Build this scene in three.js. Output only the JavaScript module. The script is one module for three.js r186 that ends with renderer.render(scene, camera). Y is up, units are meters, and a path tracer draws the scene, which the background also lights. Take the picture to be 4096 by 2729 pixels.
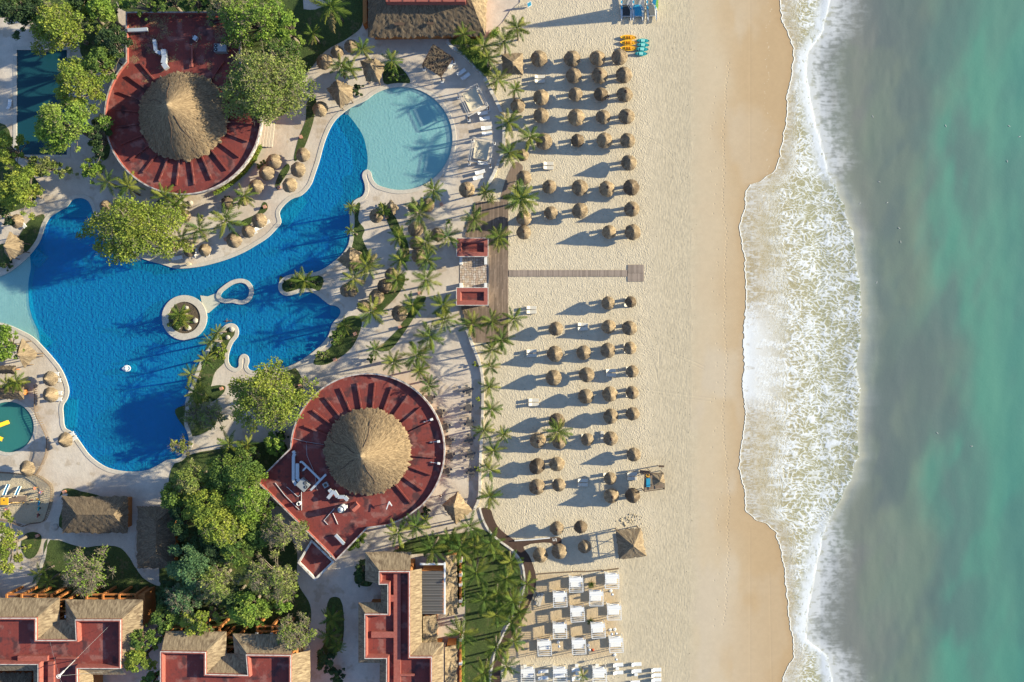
import * as THREE from 'three';
import { mergeGeometries } from 'three/addons/utils/BufferGeometryUtils.js';
import { RoundedBoxGeometry } from 'three/addons/geometries/RoundedBoxGeometry.js';
import { MarchingCubes } from 'three/addons/objects/MarchingCubes.js';

// ---------------------------------------------------------------- camera, sky, sun, exposure
const scene = new THREE.Scene();
const FLY = 145;                                  // flying height of the drone in metres
const U = 1 / 22, CX = 2048, CY = 1364.5;         // site plan: 22 plan units to the metre, origin under the drone
const camera = new THREE.PerspectiveCamera(2 * Math.atan(CY * U / FLY) * 180 / Math.PI, 4096 / 2729, 1, 2500);
camera.position.set(0, FLY, 0); camera.up.set(0, 0, -1); camera.lookAt(0, 0, 0);
const SUN_EL = 18.5 * Math.PI / 180, SUN_AZ = 12 * Math.PI / 180;
const sunDir = new THREE.Vector3(Math.cos(SUN_EL) * Math.cos(SUN_AZ), Math.sin(SUN_EL), -Math.cos(SUN_EL) * Math.sin(SUN_AZ));
{
  const W = 256, Hh = 128, d = new Float32Array(W * Hh * 4);   // clear morning sky over the sea
  for (let r = 0; r < Hh; r++) for (let c = 0; c < W; c++) {
    const up = ((r + .5) / Hh - .5) * Math.PI, az = ((c + .5) / W - .5) * 2 * Math.PI;
    const x = Math.cos(up) * Math.cos(az), y = Math.sin(up), z = Math.cos(up) * Math.sin(az);
    const k = Math.exp(-Math.max(0, y) * 3.2), cs = Math.max(0, x * sunDir.x + y * sunDir.y + z * sunDir.z), g = Math.pow(cs, 10) * .5;
    const o = (r * W + c) * 4;
    d[o] = .068 + .13 * k + g * .5; d[o + 1] = .132 + .16 * k + g * .4; d[o + 2] = .275 + .17 * k + g * .3; d[o + 3] = 1;
  }
  const t = new THREE.DataTexture(d, W, Hh, THREE.RGBAFormat, THREE.FloatType);
  t.mapping = THREE.EquirectangularReflectionMapping; t.magFilter = t.minFilter = THREE.LinearFilter; t.needsUpdate = true;
  scene.background = t; scene.environment = t;
}
const sun = new THREE.DirectionalLight(new THREE.Color().setRGB(1, .905, .665), 5);
sun.name = 'sun'; sun.position.copy(sunDir).multiplyScalar(300); sun.castShadow = true; sun.shadow.radius = 1.6; sun.shadow.mapSize.set(4096, 4096);
Object.assign(sun.shadow.camera, { left: -130, right: 130, top: 110, bottom: -110, near: 10, far: 700 });
scene.add(sun, sun.target);
const renderer = new THREE.WebGLRenderer({ antialias: true });
renderer.toneMapping = THREE.LinearToneMapping; renderer.toneMappingExposure = 2.2; renderer.shadowMap.enabled = true;

// ---------------------------------------------------------------- helpers
let seed_ = 7;
const rng = (s) => { let a = s * 2654435761 >>> 0 || 1; return () => { a ^= a << 13; a >>>= 0; a ^= a >>> 17; a ^= a << 5; a >>>= 0; return a / 4294967296; }; };
const R0 = rng(11), rr = (a, b, f = R0) => a + (b - a) * f();
const clamp = (x, a = 0, b = 1) => x < a ? a : x > b ? b : x, mix = (a, b, t) => a + (b - a) * t;
const sstep = (a, b, x) => { const t = clamp((x - a) / (b - a)); return t * t * (3 - 2 * t); };
const HB = new Float32Array(65536); { const f = rng(99); for (let i = 0; i < 65536; i++) HB[i] = f(); }
const hash = (i, j) => HB[((i * 73 ^ j * 2971) + j * 37 + (i >> 5) * 911) & 65535];
function vn(x, y, p = 0, q = p) {                      // value noise, periodic when p is given
  let i = Math.floor(x), j = Math.floor(y); const fx = x - i, fy = y - j, u = fx * fx * (3 - 2 * fx), v = fy * fy * (3 - 2 * fy);
  let i1 = i + 1, j1 = j + 1; if (p) { i = ((i % p) + p) % p; j = ((j % q) + q) % q; i1 = ((i1 % p) + p) % p; j1 = ((j1 % q) + q) % q; }
  return mix(mix(hash(i, j), hash(i1, j), u), mix(hash(i, j1), hash(i1, j1), u), v);
}
function fbm(x, y, o = 4, p = 0, q = p) { let s = 0, a = .5, t = 0; for (let k = 0; k < o; k++) { s += a * vn(x + k * 17, y + k * 31, p, q); t += a; a *= .5; x *= 2; y *= 2; p *= 2; q *= 2; } return s / t; }
// plan (x, y) surveyed on something h metres high -> world [X, Z]
const G = (x, y, h = 0) => { const k = (FLY - h) / FLY * U; return [(x - CX) * k, (y - CY) * k]; };
const used = {};
const numbered = (n) => { const k = used[n] = (used[n] ?? -1) + 1; return k ? `${n}_${String(k).padStart(3, '0')}` : n; };
const shadows = (o) => { o.castShadow = o.receiveShadow = true; return o; };
function part(parent, name, geo, mat, pos, rot) {
  const m = shadows(new THREE.Mesh(geo, mat)); m.name = name; if (pos) m.position.set(...pos); if (rot) m.rotation.set(...rot); parent.add(m); return m;
}
function thing(name, label, category, p = [0, 0, 0], turn = 0, group) {
  const o = new THREE.Group(); o.name = numbered(name); o.position.set(...p); o.rotation.y = turn; o.userData = { label, category };
  if (group) o.userData.group = group; scene.add(o); return o;
}
function single(name, label, category, geo, mat, group) {
  const m = shadows(new THREE.Mesh(geo, mat)); m.name = numbered(name); m.userData = { label, category }; if (group) m.userData.group = group; scene.add(m); return m;
}
function copyOf(o, p, turn, label, group) { const c = o.clone(); c.name = numbered(o.name.replace(/_\d+$/, '')); c.position.set(...p); c.rotation.y = turn; c.userData = { ...o.userData, label }; if (group) c.userData.group = group; scene.add(c); return c; }
function struct(name, geo, mat, kind = 'structure') { const m = shadows(new THREE.Mesh(geo, mat)); m.name = numbered(name); m.userData.kind = kind; scene.add(m); return m; }
function geom(pos, uv, idx, col) {
  const g = new THREE.BufferGeometry(); g.setAttribute('position', new THREE.Float32BufferAttribute(pos, 3));
  g.setAttribute('uv', new THREE.Float32BufferAttribute(uv ?? new Array(pos.length / 3 * 2).fill(0), 2)); if (col) g.setAttribute('color', new THREE.Float32BufferAttribute(col, 3));
  if (idx) g.setIndex(idx); g.computeVertexNormals(); return g;
}
function uvMetres(g0) {                         // uv in metres, picked by the way each face points
  const g = g0.index ? g0.toNonIndexed() : g0, p = g.attributes.position, uv = new Float32Array(p.count * 2);
  for (let i = 0; i < p.count; i += 3) {
    const ax = p.getX(i + 1) - p.getX(i), ay = p.getY(i + 1) - p.getY(i), az = p.getZ(i + 1) - p.getZ(i), bx = p.getX(i + 2) - p.getX(i), by = p.getY(i + 2) - p.getY(i), bz = p.getZ(i + 2) - p.getZ(i);
    const nx = Math.abs(ay * bz - az * by), ny = Math.abs(az * bx - ax * bz), nz = Math.abs(ax * by - ay * bx);
    for (let k = i; k < i + 3; k++) { const x = p.getX(k), y = p.getY(k), z = p.getZ(k); uv[k * 2] = ny >= nx && ny >= nz ? x : nx > nz ? z : x; uv[k * 2 + 1] = ny >= nx && ny >= nz ? z : y; }
  }
  g.setAttribute('uv', new THREE.BufferAttribute(uv, 2)); return g;
}
const bx = (w, h, d, x = 0, y = 0, z = 0, ry = 0) => { const g = new THREE.BoxGeometry(w, h, d); if (ry) g.rotateY(ry); g.translate(x, y, z); return uvMetres(g); };
const rb = (w, h, d, r, x = 0, y = 0, z = 0) => { const g = new RoundedBoxGeometry(w, h, d, 1, r); g.translate(x, y, z); return uvMetres(g); };
const merge = (l) => mergeGeometries(l.map((g) => g.index ? g.toNonIndexed() : g));
function bar(a, b, r, n = 6, r2 = r) {          // a round bar from a to b
  const A = new THREE.Vector3(...a), B = new THREE.Vector3(...b), L = A.distanceTo(B), g = new THREE.CylinderGeometry(r2, r, L, n, 1);
  g.translate(0, L / 2, 0); g.applyQuaternion(new THREE.Quaternion().setFromUnitVectors(new THREE.Vector3(0, 1, 0), B.clone().sub(A).normalize())); g.translate(...a); return g.toNonIndexed();
}
function beam(a, b, w, h) {                     // a squared beam from a to b, h deep, level across
  const A = new THREE.Vector3(...a), B = new THREE.Vector3(...b), L = A.distanceTo(B), g = new THREE.BoxGeometry(L, h, w);
  const dx = B.x - A.x, dz = B.z - A.z; g.rotateZ(Math.atan2(B.y - A.y, Math.hypot(dx, dz))); g.rotateY(-Math.atan2(dz, dx)); g.translate((A.x + B.x) / 2, (A.y + B.y) / 2, (A.z + B.z) / 2); return uvMetres(g);
}
const toShape = (w) => new THREE.Shape(w.map(([x, z]) => new THREE.Vector2(x, -z)));
function sheetW(w, y, holes = []) { const s = toShape(w); s.holes = holes.map((h) => new THREE.Path(h.map(([x, z]) => new THREE.Vector2(x, -z)))); const g = new THREE.ShapeGeometry(s); g.rotateX(-Math.PI / 2); g.translate(0, y, 0); return uvMetres(g); }
function slabW(w, y0, y1, holes = []) { const s = toShape(w); s.holes = holes.map((h) => new THREE.Path(h.map(([x, z]) => new THREE.Vector2(x, -z)))); const g = new THREE.ExtrudeGeometry(s, { depth: y1 - y0, bevelEnabled: false }); g.rotateX(-Math.PI / 2); g.translate(0, y0, 0); return uvMetres(g); }
const plan = (pts, h = 0) => pts.map(([x, y]) => G(x, y, h));
function smooth(pts, closed = true, per = 6) {
  const c = new THREE.CatmullRomCurve3(pts.map(([x, y]) => new THREE.Vector3(x, 0, y)), closed, 'centripetal'), n = pts.length * per, o = [];
  for (let i = 0; i < (closed ? n : n + 1); i++) { const p = c.getPoint(i / n); o.push([p.x, p.z]); } return o;
}
const clockwise = (w) => { let a = 0; for (let i = 0; i < w.length; i++) { const [x, z] = w[i], [u, v] = w[(i + 1) % w.length]; a += x * v - u * z; } return a > 0; };
function offset(w, d, closed = true) {          // + is outward for a closed line, to the left for an open one
  const s = closed && !clockwise(w) ? -1 : 1, n = w.length;
  return w.map(([x, z], i) => {
    const a = w[closed ? (i + n - 1) % n : Math.max(0, i - 1)], b = w[closed ? (i + 1) % n : Math.min(n - 1, i + 1)];
    let d1 = [x - a[0], z - a[1]], d2 = [b[0] - x, b[1] - z]; const l1 = Math.hypot(...d1), l2 = Math.hypot(...d2);
    if (l1 < 1e-9) d1 = d2; if (l2 < 1e-9) d2 = d1; const L1 = Math.hypot(...d1), L2 = Math.hypot(...d2);
    const n1 = [d1[1] / L1, -d1[0] / L1], n2 = [d2[1] / L2, -d2[0] / L2]; let mx = n1[0] + n2[0], mz = n1[1] + n2[1]; const ml = Math.hypot(mx, mz) || 1; mx /= ml; mz /= ml;
    const c = Math.max(.5, mx * n1[0] + mz * n1[1]); return [x + s * d * mx / c, z + s * d * mz / c];
  });
}
function sweep(w, prof, closed = true, jit = 0) {  // a profile [[offset, y], ...] swept along a line on the plan
  const lines = prof.map(([d]) => offset(w, d, closed)), n = w.length, pos = [], uv = [], idx = [], f = rng(w.length * 7 + 3); let run = 0; const m = prof.length;
  for (let i = 0; i <= (closed ? n : n - 1); i++) {
    const k = i % n; if (i) { const a = w[(i - 1) % n]; run += Math.hypot(w[k][0] - a[0], w[k][1] - a[1]); }
    let v = 0; for (let j = 0; j < m; j++) { if (j) v += Math.hypot(prof[j][0] - prof[j - 1][0], prof[j][1] - prof[j - 1][1]); const q = j === m - 1 ? jit * (f() - .5) : 0; pos.push(lines[j][k][0] + q, prof[j][1] + q * .6, lines[j][k][1] + q); uv.push(run, v); }
  }
  const rows = closed ? n : n - 1;
  for (let i = 0; i < rows; i++) for (let j = 0; j < m - 1; j++) { const a = i * m + j, b = a + m; idx.push(a, b, a + 1, b, b + 1, a + 1); }
  const g = geom(pos, uv, idx).toNonIndexed(); g.computeVertexNormals(); return g;
}
function fine(w, step, closed = true) {         // put points along a line every step metres
  const o = [], n = w.length; for (let i = 0; i < (closed ? n : n - 1); i++) { const a = w[i], b = w[(i + 1) % n], L = Math.hypot(b[0] - a[0], b[1] - a[1]), k = Math.max(1, Math.round(L / step)); for (let j = 0; j < k; j++) o.push([mix(a[0], b[0], j / k), mix(a[1], b[1], j / k)]); }
  if (!closed) o.push(w[n - 1]); return o;
}
const inside = (w, x, z) => { let c = false; for (let i = 0, j = w.length - 1; i < w.length; j = i++) { const [a, b] = w[i], [p, q] = w[j]; if ((b > z) !== (q > z) && x < (p - a) * (z - b) / (q - b) + a) c = !c; } return c; };
const circle = (x, y, r, n = 48, a0 = 0, a1 = 2 * Math.PI) => Array.from({ length: n }, (_, i) => { const a = a0 + (a1 - a0) * i / n; return [x + r * Math.cos(a), y + r * Math.sin(a)]; });
const ORD = ['first', 'second', 'third', 'fourth', 'fifth', 'sixth', 'seventh', 'eighth', 'ninth', 'tenth', 'eleventh', 'twelfth', 'thirteenth', 'fourteenth', 'fifteenth', 'sixteenth', 'seventeenth', 'eighteenth'];

// ---------------------------------------------------------------- surfaces
function tex(w, h, fn, o = {}) {
  const d = new Uint8Array(w * h * 4); for (let j = 0; j < h; j++) for (let i = 0; i < w; i++) { const c = fn((i + .5) / w, (j + .5) / h, i, j), k = (j * w + i) * 4; if (typeof c === 'number') d[k] = d[k + 1] = d[k + 2] = clamp(c) * 255; else { d[k] = clamp(c[0]) * 255; d[k + 1] = clamp(c[1]) * 255; d[k + 2] = clamp(c[2]) * 255; } d[k + 3] = 255; }
  const t = new THREE.DataTexture(d, w, h); t.magFilter = THREE.LinearFilter; t.minFilter = THREE.LinearMipmapLinearFilter; t.generateMipmaps = true; t.wrapS = t.wrapT = o.clamp ? THREE.ClampToEdgeWrapping : THREE.RepeatWrapping;
  if (o.size) t.repeat.set(1 / o.size, 1 / (o.sizeV ?? o.size)); if (o.srgb) t.colorSpace = THREE.SRGBColorSpace; t.needsUpdate = true; return t;
}
const sr = (v) => v <= .0031308 ? v * 12.92 : 1.055 * Math.pow(Math.max(v, 0), 1 / 2.4) - .055;   // linear -> sRGB code value
const lin3 = (c, k = 1) => [sr(c[0] * k), sr(c[1] * k), sr(c[2] * k)];
const mix3 = (a, b, t) => [mix(a[0], b[0], t), mix(a[1], b[1], t), mix(a[2], b[2], t)];
const mat = (c, rough = .9, o = {}) => { const m = new THREE.MeshStandardMaterial({ roughness: rough, metalness: 0, ...o }); m.color.setRGB(...c); return m; };
const mapped = (map, rough = .9, o = {}) => new THREE.MeshStandardMaterial({ map, roughness: rough, metalness: 0, ...o });
const again = (t, size, sizeV) => { const c = t.clone(); c.repeat.set(1 / size, 1 / (sizeV ?? size)); c.needsUpdate = true; return c; };

const grainB = tex(512, 512, (u, v) => .5 * fbm(u * 64, v * 64, 3, 64) + .5 * fbm(u * 16, v * 16, 3, 16), { size: 6 });
const paveT = tex(1024, 1024, (u, v) => {
  const big = fbm(u * 6, v * 6, 4, 6), mid = fbm(u * 40 + 5, v * 40, 3, 40), fine_ = vn(u * 420, v * 420, 420), st = sstep(.62, .75, fbm(u * 14 + 3, v * 14 + 9, 4, 14));
  let c = mix3([.52, .435, .35], [.59, .515, .425], sstep(.3, .7, big)); c = mix3(c, [.36, .27, .17], st * .45); const k = .84 + .2 * mid + .16 * (fine_ - .5); return lin3(c, k);
}, { size: 26, srgb: true });
const M = {};
M.paving = mapped(paveT, .92, { bumpMap: grainB, bumpScale: .03 });
M.paleStone = mapped(tex(512, 512, (u, v) => lin3(mix3([.50, .45, .37], [.60, .54, .45], fbm(u * 10, v * 10, 4, 10)), .85 + .3 * (vn(u * 160, v * 160, 160) - .5) + .1 * fbm(u * 40, v * 40, 2, 40)), { size: 8, srgb: true }), .85, { bumpMap: grainB, bumpScale: .015 });
M.redRoof = mapped(tex(1024, 1024, (u, v) => {
  const b = fbm(u * 5, v * 5, 5, 5), s = sstep(.55, .72, fbm(u * 9 + 4, v * 9 + 1, 5, 9)), d = sstep(.58, .75, fbm(u * 7 + 8, v * 7 + 3, 5, 7)), seam = Math.abs(((u * 12) % 1) - .5) > .485 ? .72 : 1;
  let c = mix3([.19, .033, .026], [.265, .05, .036], b); c = mix3(c, [.36, .19, .16], s * .42); c = mix3(c, [.06, .024, .026], d * .85); c = mix3(c, [.05, .026, .03],   .3 * sstep(.55, .75, fbm(u * 30 + 4, v * 30, 4, 30))); return lin3(c, (.85 + .3 * (vn(u * 300, v * 300, 300) - .5)) * seam);
}, { size: 12, srgb: true }), .8, { bumpMap: grainB, bumpScale: .02 });
M.redTrim = mapped(tex(256, 256, (u, v) => lin3(mix3([.25, .055, .04], [.36, .12, .09], fbm(u * 12, v * 12, 4, 12)), .8 + .4 * vn(u * 80, v * 80, 80)), { size: 4, srgb: true }), .85);
M.whiteWall = mapped(tex(256, 256, (u, v) => lin3(mix3([.62, .58, .52], [.40, .36, .32], sstep(.5, .75, fbm(u * 10, v * 10, 5, 10))), .9 + .2 * vn(u * 70, v * 70, 70)), { size: 5, srgb: true }), .9);
M.ochre = mapped(tex(256, 256, (u, v) => lin3(mix3([.45, .19, .05], [.40, .14, .04], fbm(u * 8, v * 8, 4, 8)), .85 + .25 * vn(u * 60, v * 60, 60)), { size: 5, srgb: true }), .9);
M.greyWall = mapped(tex(256, 256, (u, v) => lin3(mix3([.46, .42, .38], [.22, .19, .18], sstep(.42, .7, fbm(u * 10, v * 10, 5, 10))), .85 + .3 * vn(u * 70, v * 70, 70)), { size: 4, srgb: true }), .9);
M.cream = mat([.62, .50, .33], .9); M.white = mat([.68, .68, .67], .6); M.whiteCloth = mat([.70, .70, .70], .95);
const thatchT = tex(512, 512, (u, v) => {
  const st = fbm(u * 90, v * 6, 3, 90, 6), cl = fbm(u * 10, v * 5, 4, 10, 5), fl = vn(u * 200, v * 26, 200, 26); let c = mix3([.145, .10, .06], [.36, .275, .17], sstep(.25, .75, .55 * st + .45 * cl));
  return lin3(c, .62 + .75 * (fl * .5 + st * .25));
}, { size: 4, srgb: true });
const thatchB = tex(512, 512, (u, v) => .6 * fbm(u * 80, v * 7, 3, 80, 7) + .4 * vn(u * 170, v * 22, 170, 22), { size: 4 });
M.thatch = mapped(thatchT, 1, { bumpMap: thatchB, bumpScale: .010 });
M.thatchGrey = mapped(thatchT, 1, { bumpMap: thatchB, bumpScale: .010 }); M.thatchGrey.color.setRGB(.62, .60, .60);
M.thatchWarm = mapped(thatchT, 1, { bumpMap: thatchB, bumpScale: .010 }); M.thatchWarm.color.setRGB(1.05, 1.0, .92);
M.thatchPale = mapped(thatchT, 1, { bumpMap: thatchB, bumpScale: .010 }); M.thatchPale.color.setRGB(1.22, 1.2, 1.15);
const woodT = tex(256, 512, (u, v) => lin3(mix3([.17, .115, .08], [.235, .175, .13], fbm(u * 30, v * 4, 4, 30, 4)), .75 + .5 * fbm(u * 60, v * 6, 2, 60, 6)), { size: 3, srgb: true });
M.wood = mapped(woodT, .9);
M.woodTones = [.78, .9, 1, 1.1, 1.22].map((k) => { const m = mapped(woodT, .9); m.color.setRGB(k, k, k); return m; });
M.greyTones = [.95, 1.1, 1.22, 1.34].map((k) => { const m = mapped(woodT, .95); m.color.setRGB(k * 1.22, k * 1.34, k * 1.5); return m; });
M.darkWood = mapped(tex(256, 256, (u, v) => lin3(mix3([.05, .027, .018], [.085, .048, .034], fbm(u * 40, v * 6, 4, 40, 6)), .8 + .4 * fbm(u * 9, v * 9, 3, 9)), { size: 3, srgb: true }), .85, { bumpMap: thatchB, bumpScale: .012 });
M.pole = mat([.16, .11, .07], .9); M.trunk = mapped(tex(64, 256, (u, v) => lin3(mix3([.22, .18, .14], [.13, .10, .08], .5 + .5 * Math.sin(v * 120)), .8 + .4 * vn(u * 9, v * 40, 9, 40)), { size: 2, srgb: true }), .95);
M.bark = mat([.20, .165, .12], .95); M.twig = mat([.27, .225, .165], .95);
const grassT = tex(1024, 1024, (u, v) => { const b = fbm(u * 7, v * 7, 4, 7), f = fbm(u * 120, v * 120, 2, 120), y = sstep(.6, .78, fbm(u * 16 + 7, v * 16, 4, 16)); return lin3(mix3(mix3([.034, .062, .014], [.07, .10, .022], b), [.15, .12, .06], y * .55), .5 + 1 * f); }, { size: 14, srgb: true });
M.grass = mapped(grassT, 1, { bumpMap: again(grainB, 2.2), bumpScale: .09 });
M.soil = mapped(tex(256, 256, (u, v) => lin3(mix3([.07, .05, .032], [.13, .10, .065], fbm(u * 20, v * 20, 4, 20)), .7 + .6 * vn(u * 90, v * 90, 90)), { size: 4, srgb: true }), 1, { bumpMap: grainB, bumpScale: .08 });
const leafMat = (c) => { const m = new THREE.MeshPhysicalMaterial({ roughness: .85, transmission: .3, thickness: 0, vertexColors: true, side: THREE.DoubleSide, specularIntensity: .5 }); m.color.setRGB(...c); return m; };
M.leaf = leafMat([1, 1, 1]);
const frondMat = (c, r = .72) => { const m = new THREE.MeshPhysicalMaterial({ roughness: r, transmission: .22, thickness: 0, side: THREE.DoubleSide, specularIntensity: .35 }); m.color.setRGB(...c); return m; };
M.frond = [frondMat([.058, .11, .016]), frondMat([.102, .152, .02]), frondMat([.185, .205, .028]), frondMat([.22, .18, .08], .9)];
M.metal = mat([.50, .53, .55], .45, { metalness: .35 }); M.greyMetal = mat([.30, .31, .31], .6, { metalness: .2 }); M.dark = mat([.03, .032, .035], .7); M.brown = mat([.09, .055, .035], .8);
M.terracotta = mat([.42, .17, .10], .9); M.yellow = mat([.80, .42, .015], .4); M.teal = mat([.03, .36, .36], .4); M.tealPale = mat([.25, .55, .50], .5); M.blue = mat([.02, .27, .45], .5); M.tan = mat([.50, .43, .31], .95); M.greyChair = mat([.12, .12, .12], .6);
const rippleB = tex(512, 512, (u, v) => { const wx = fbm(u * 8 + 3, v * 8, 2, 8) * .05, a = fbm((u + wx) * 24, (v + wx) * 24, 3, 24), b = 1 - Math.abs(2 * vn((u + wx) * 20, (v - wx) * 20, 20) - 1); return .55 * a + .45 * b; }, { size: 9 });
const water = (c, through, bump, rough = .06) => { const m = new THREE.MeshPhysicalMaterial({ roughness: rough, transmission: through, thickness: 0, ior: 1.33, bumpMap: rippleB, bumpScale: bump }); m.color.setRGB(...c); return m; };

// ---------------------------------------------------------------- the lie of the land: pools, paving, lawns, beach, sea
const lerpLine = (pts) => (y) => { if (y <= pts[0][1]) return pts[0][0]; for (let i = 1; i < pts.length; i++) if (y <= pts[i][1]) { const t = (y - pts[i - 1][1]) / (pts[i][1] - pts[i - 1][1]); return mix(pts[i - 1][0], pts[i][0], t * t * (3 - 2 * t) * .5 + t * .5); } return pts[pts.length - 1][0]; };
const POOL = [[1400, 431], [1343, 478], [1316, 522], [1294, 580], [1276, 647], [1258, 700], [1245, 736], [1222, 767], [1200, 784], [1164, 797], [1129, 829], [1117, 852], [1124, 890], [1106, 914], [1071, 950], [1030, 977], [977, 1008], [914, 1035], [856, 1053], [789, 1068], [700, 1073], [647, 1057], [571, 1035], [510, 1000], [450, 950], [400, 892], [372, 846], [364, 822], [350, 802], [321, 791], [290, 798], [268, 825], [237, 843], [201, 867], [183, 896], [174, 919], [161, 959], [138, 995], [103, 1035], [67, 1066], [27, 1093], [-20, 1112], [-110, 1150], [-200, 1190], [-200, 1270], [-110, 1290], [-20, 1290], [27, 1298], [89, 1325], [129, 1347], [179, 1396], [214, 1436], [241, 1471], [263, 1516], [275, 1565], [268, 1596], [252, 1623], [253, 1668], [260, 1712], [286, 1728], [308, 1753], [330, 1784], [357, 1820], [393, 1851], [433, 1873], [491, 1886], [545, 1888], [594, 1880], [634, 1860], [670, 1840], [700, 1838], [722, 1829], [745, 1802], [757, 1775], [749, 1730], [738, 1704], [738, 1672], [742, 1641], [742, 1610], [752, 1575], [767, 1538], [780, 1498], [796, 1458], [816, 1415], [842, 1375], [865, 1343], [883, 1320], [901, 1301], [923, 1294], [945, 1303], [954, 1325], [950, 1347], [932, 1370], [919, 1400], [913, 1427], [914, 1449], [923, 1465], [942, 1474], [954, 1466], [955, 1440], [963, 1422], [977, 1417], [992, 1427], [995, 1449], [990, 1467], [1000, 1481], [1039, 1485], [1102, 1478], [1146, 1469], [1191, 1449], [1227, 1427], [1260, 1402], [1294, 1370], [1316, 1338], [1325, 1307], [1334, 1289], [1356, 1267], [1363, 1245], [1356, 1231], [1338, 1222], [1321, 1220], [1298, 1204], [1271, 1182], [1245, 1169], [1204, 1169], [1173, 1178], [1142, 1183], [1120, 1169], [1113, 1146], [1120, 1124], [1138, 1108], [1173, 1097], [1218, 1095], [1267, 1088], [1303, 1071], [1334, 1048], [1365, 1021], [1388, 990], [1398, 960], [1400, 900], [1401, 840], [1418, 802], [1449, 785], [1460, 762], [1458, 735], [1449, 706], [1453, 688], [1469, 679], [1483, 690], [1489, 713], [1507, 738]];
const wading = circle(1603, 554, 207, 26, 2.05, -2.48).slice(1);
const poolPlan = smooth([...POOL, ...wading], true, 3), poolW = plan(poolPlan);
const islandW = plan(circle(738, 1271, 90, 40)), jacP = smooth([[865, 1187], [872, 1164], [896, 1142], [928, 1122], [963, 1115], [990, 1122], [1008, 1142], [1014, 1164], [1008, 1191], [990, 1211], [963, 1218], [932, 1212], [892, 1212], [874, 1202]], true, 4), jacW = plan(jacP);
const lapW = plan([[66, 199], [268, 199], [268, 620], [66, 620]]), kidW = plan(circle(34, 1709, 102, 48));
const arcE = smooth([[1392, 458], [1425, 500], [1452, 545], [1466, 600], [1470, 645], [1466, 682]], false, 5), arcW = smooth([[118, 1028], [121, 1070], [112, 1124], [111, 1169], [117, 1236], [134, 1289], [150, 1322], [160, 1385]], false, 5);
const shallowE = plan([...arcE, [1483, 694], [1489, 713], ...circle(1603, 554, 207, 60, 2.45, -2.45).slice(2), [1436, 425], [1400, 431]]);
const shallowW = plan([...arcW, [-230, 1395], [-230, 1020]]);

// paving around the pools; its eastern edge runs under the beach wall, the timber deck and the kerb
const wallN = smooth([[1788, 165], [1802, 188], [1846, 214], [1873, 241], [1904, 272], [1936, 308], [1958, 353], [1980, 397], [2003, 446], [2014, 491], [2016, 536], [2012, 603], [1994, 652], [1976, 696], [1954, 740]], false, 5);
const wallS = smooth([[1860, 1303], [1873, 1334], [1896, 1395], [1913, 1436], [1925, 1476], [1931, 1525], [1931, 1601], [1929, 1690], [1925, 1779], [1922, 1846], [1920, 1913], [1920, 1958], [1913, 2003], [1896, 2038]], false, 5);
const kerbP = smooth([[1918, 2029], [1936, 2087], [1963, 2132], [2003, 2167], [2052, 2203], [2083, 2243], [2096, 2288], [2092, 2380], [2034, 2498], [2016, 2533], [1998, 2569], [1980, 2614], [1967, 2672], [1960, 2729], [1955, 2850]], false, 5);
const edge = [[2080, -700], [2080, 10], [2040, 45], [2010, 90], [1975, 125], [1930, 150], [1850, 168], ...wallN, [1930, 800], [1904, 815], [1990, 815], [1990, 1362], [1900, 1362], ...wallS, ...kerbP, [1950, 3400]];
const paveW = plan([[-900, -700], ...edge, [-900, 3400]]);
struct('ground', (() => { const g = new THREE.PlaneGeometry(1600, 1600); g.rotateX(-Math.PI / 2); g.translate(0, -2.6, 0); return uvMetres(g); })(), M.soil);
struct('paving', sheetW(paveW, 0, [poolW, lapW, kidW]), M.paving);
const tileT = tex(512, 512, (u, v) => { const gx = (u * 64) % 1, gy = (v * 64) % 1, j = gx < .08 || gy < .08 ? 1.3 : 1; return lin3([.004, .17, .39], (.78 + .3 * fbm(u * 8, v * 8, 4, 8) + .12 * (hash(Math.floor(u * 64), Math.floor(v * 64)) - .5)) * j); }, { size: 8, srgb: true });
M.poolTile = mapped(tileT, .6);
M.poolPale = mapped(tex(512, 512, (u, v) => lin3(mix3([.50, .49, .38], [.57, .53, .41], fbm(u * 8, v * 8, 4, 8)), .85 + .25 * vn(u * 180, v * 180, 180)), { size: 9, srgb: true }), .8);
M.poolShadeTint = mat([.003, .032, .05], .7); M.poolGreen = mat([.03, .20, .17], .7);  // lap pool floor: tree shade is put into its dark colour
struct('pool_floor', sheetW(plan([[-230, 400], [1860, 400], [1860, 1960], [145, 1960], [145, 1400], [-230, 1400]]), -1.35), M.poolTile);
struct('pool_wall', sweep(poolW, [[.03, -.02], [.03, -1.36]]), M.poolTile);
struct('shallow_floor', slabW(offset(shallowE, .02), -1.34, -.34), M.poolPale);
struct('shallow_floor', slabW(shallowW, -1.33, -.28), M.poolPale);
const waterDeep = water([.016, .45, .74], .74, .14), waterPale = water([.54, .84, .92], .84, .09), waterShadeTint = water([.03, .18, .23], .7, .008), waterGreen = water([.10, .46, .42], .68, .012);  // lap pool water is dimmed in colour to carry the tree shade
const deepP = [...arcE, [1500, 760], [1500, 1950], [145, 1950], [145, 1400], ...[...arcW].reverse(), [118, 780], [1190, 780], [1190, 458]];   // the sheets run on under the paving
struct('water', sheetW(plan(deepP), -.1), waterDeep);
struct('water', sheetW(plan([...[...arcE].reverse(), [1380, 458], [1380, 330], [1850, 330], [1850, 800], [1500, 760]]), -.1), waterPale);
struct('water', sheetW(plan([...arcW, [-230, 1400], [-230, 1020]]), -.1), waterPale);
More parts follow.
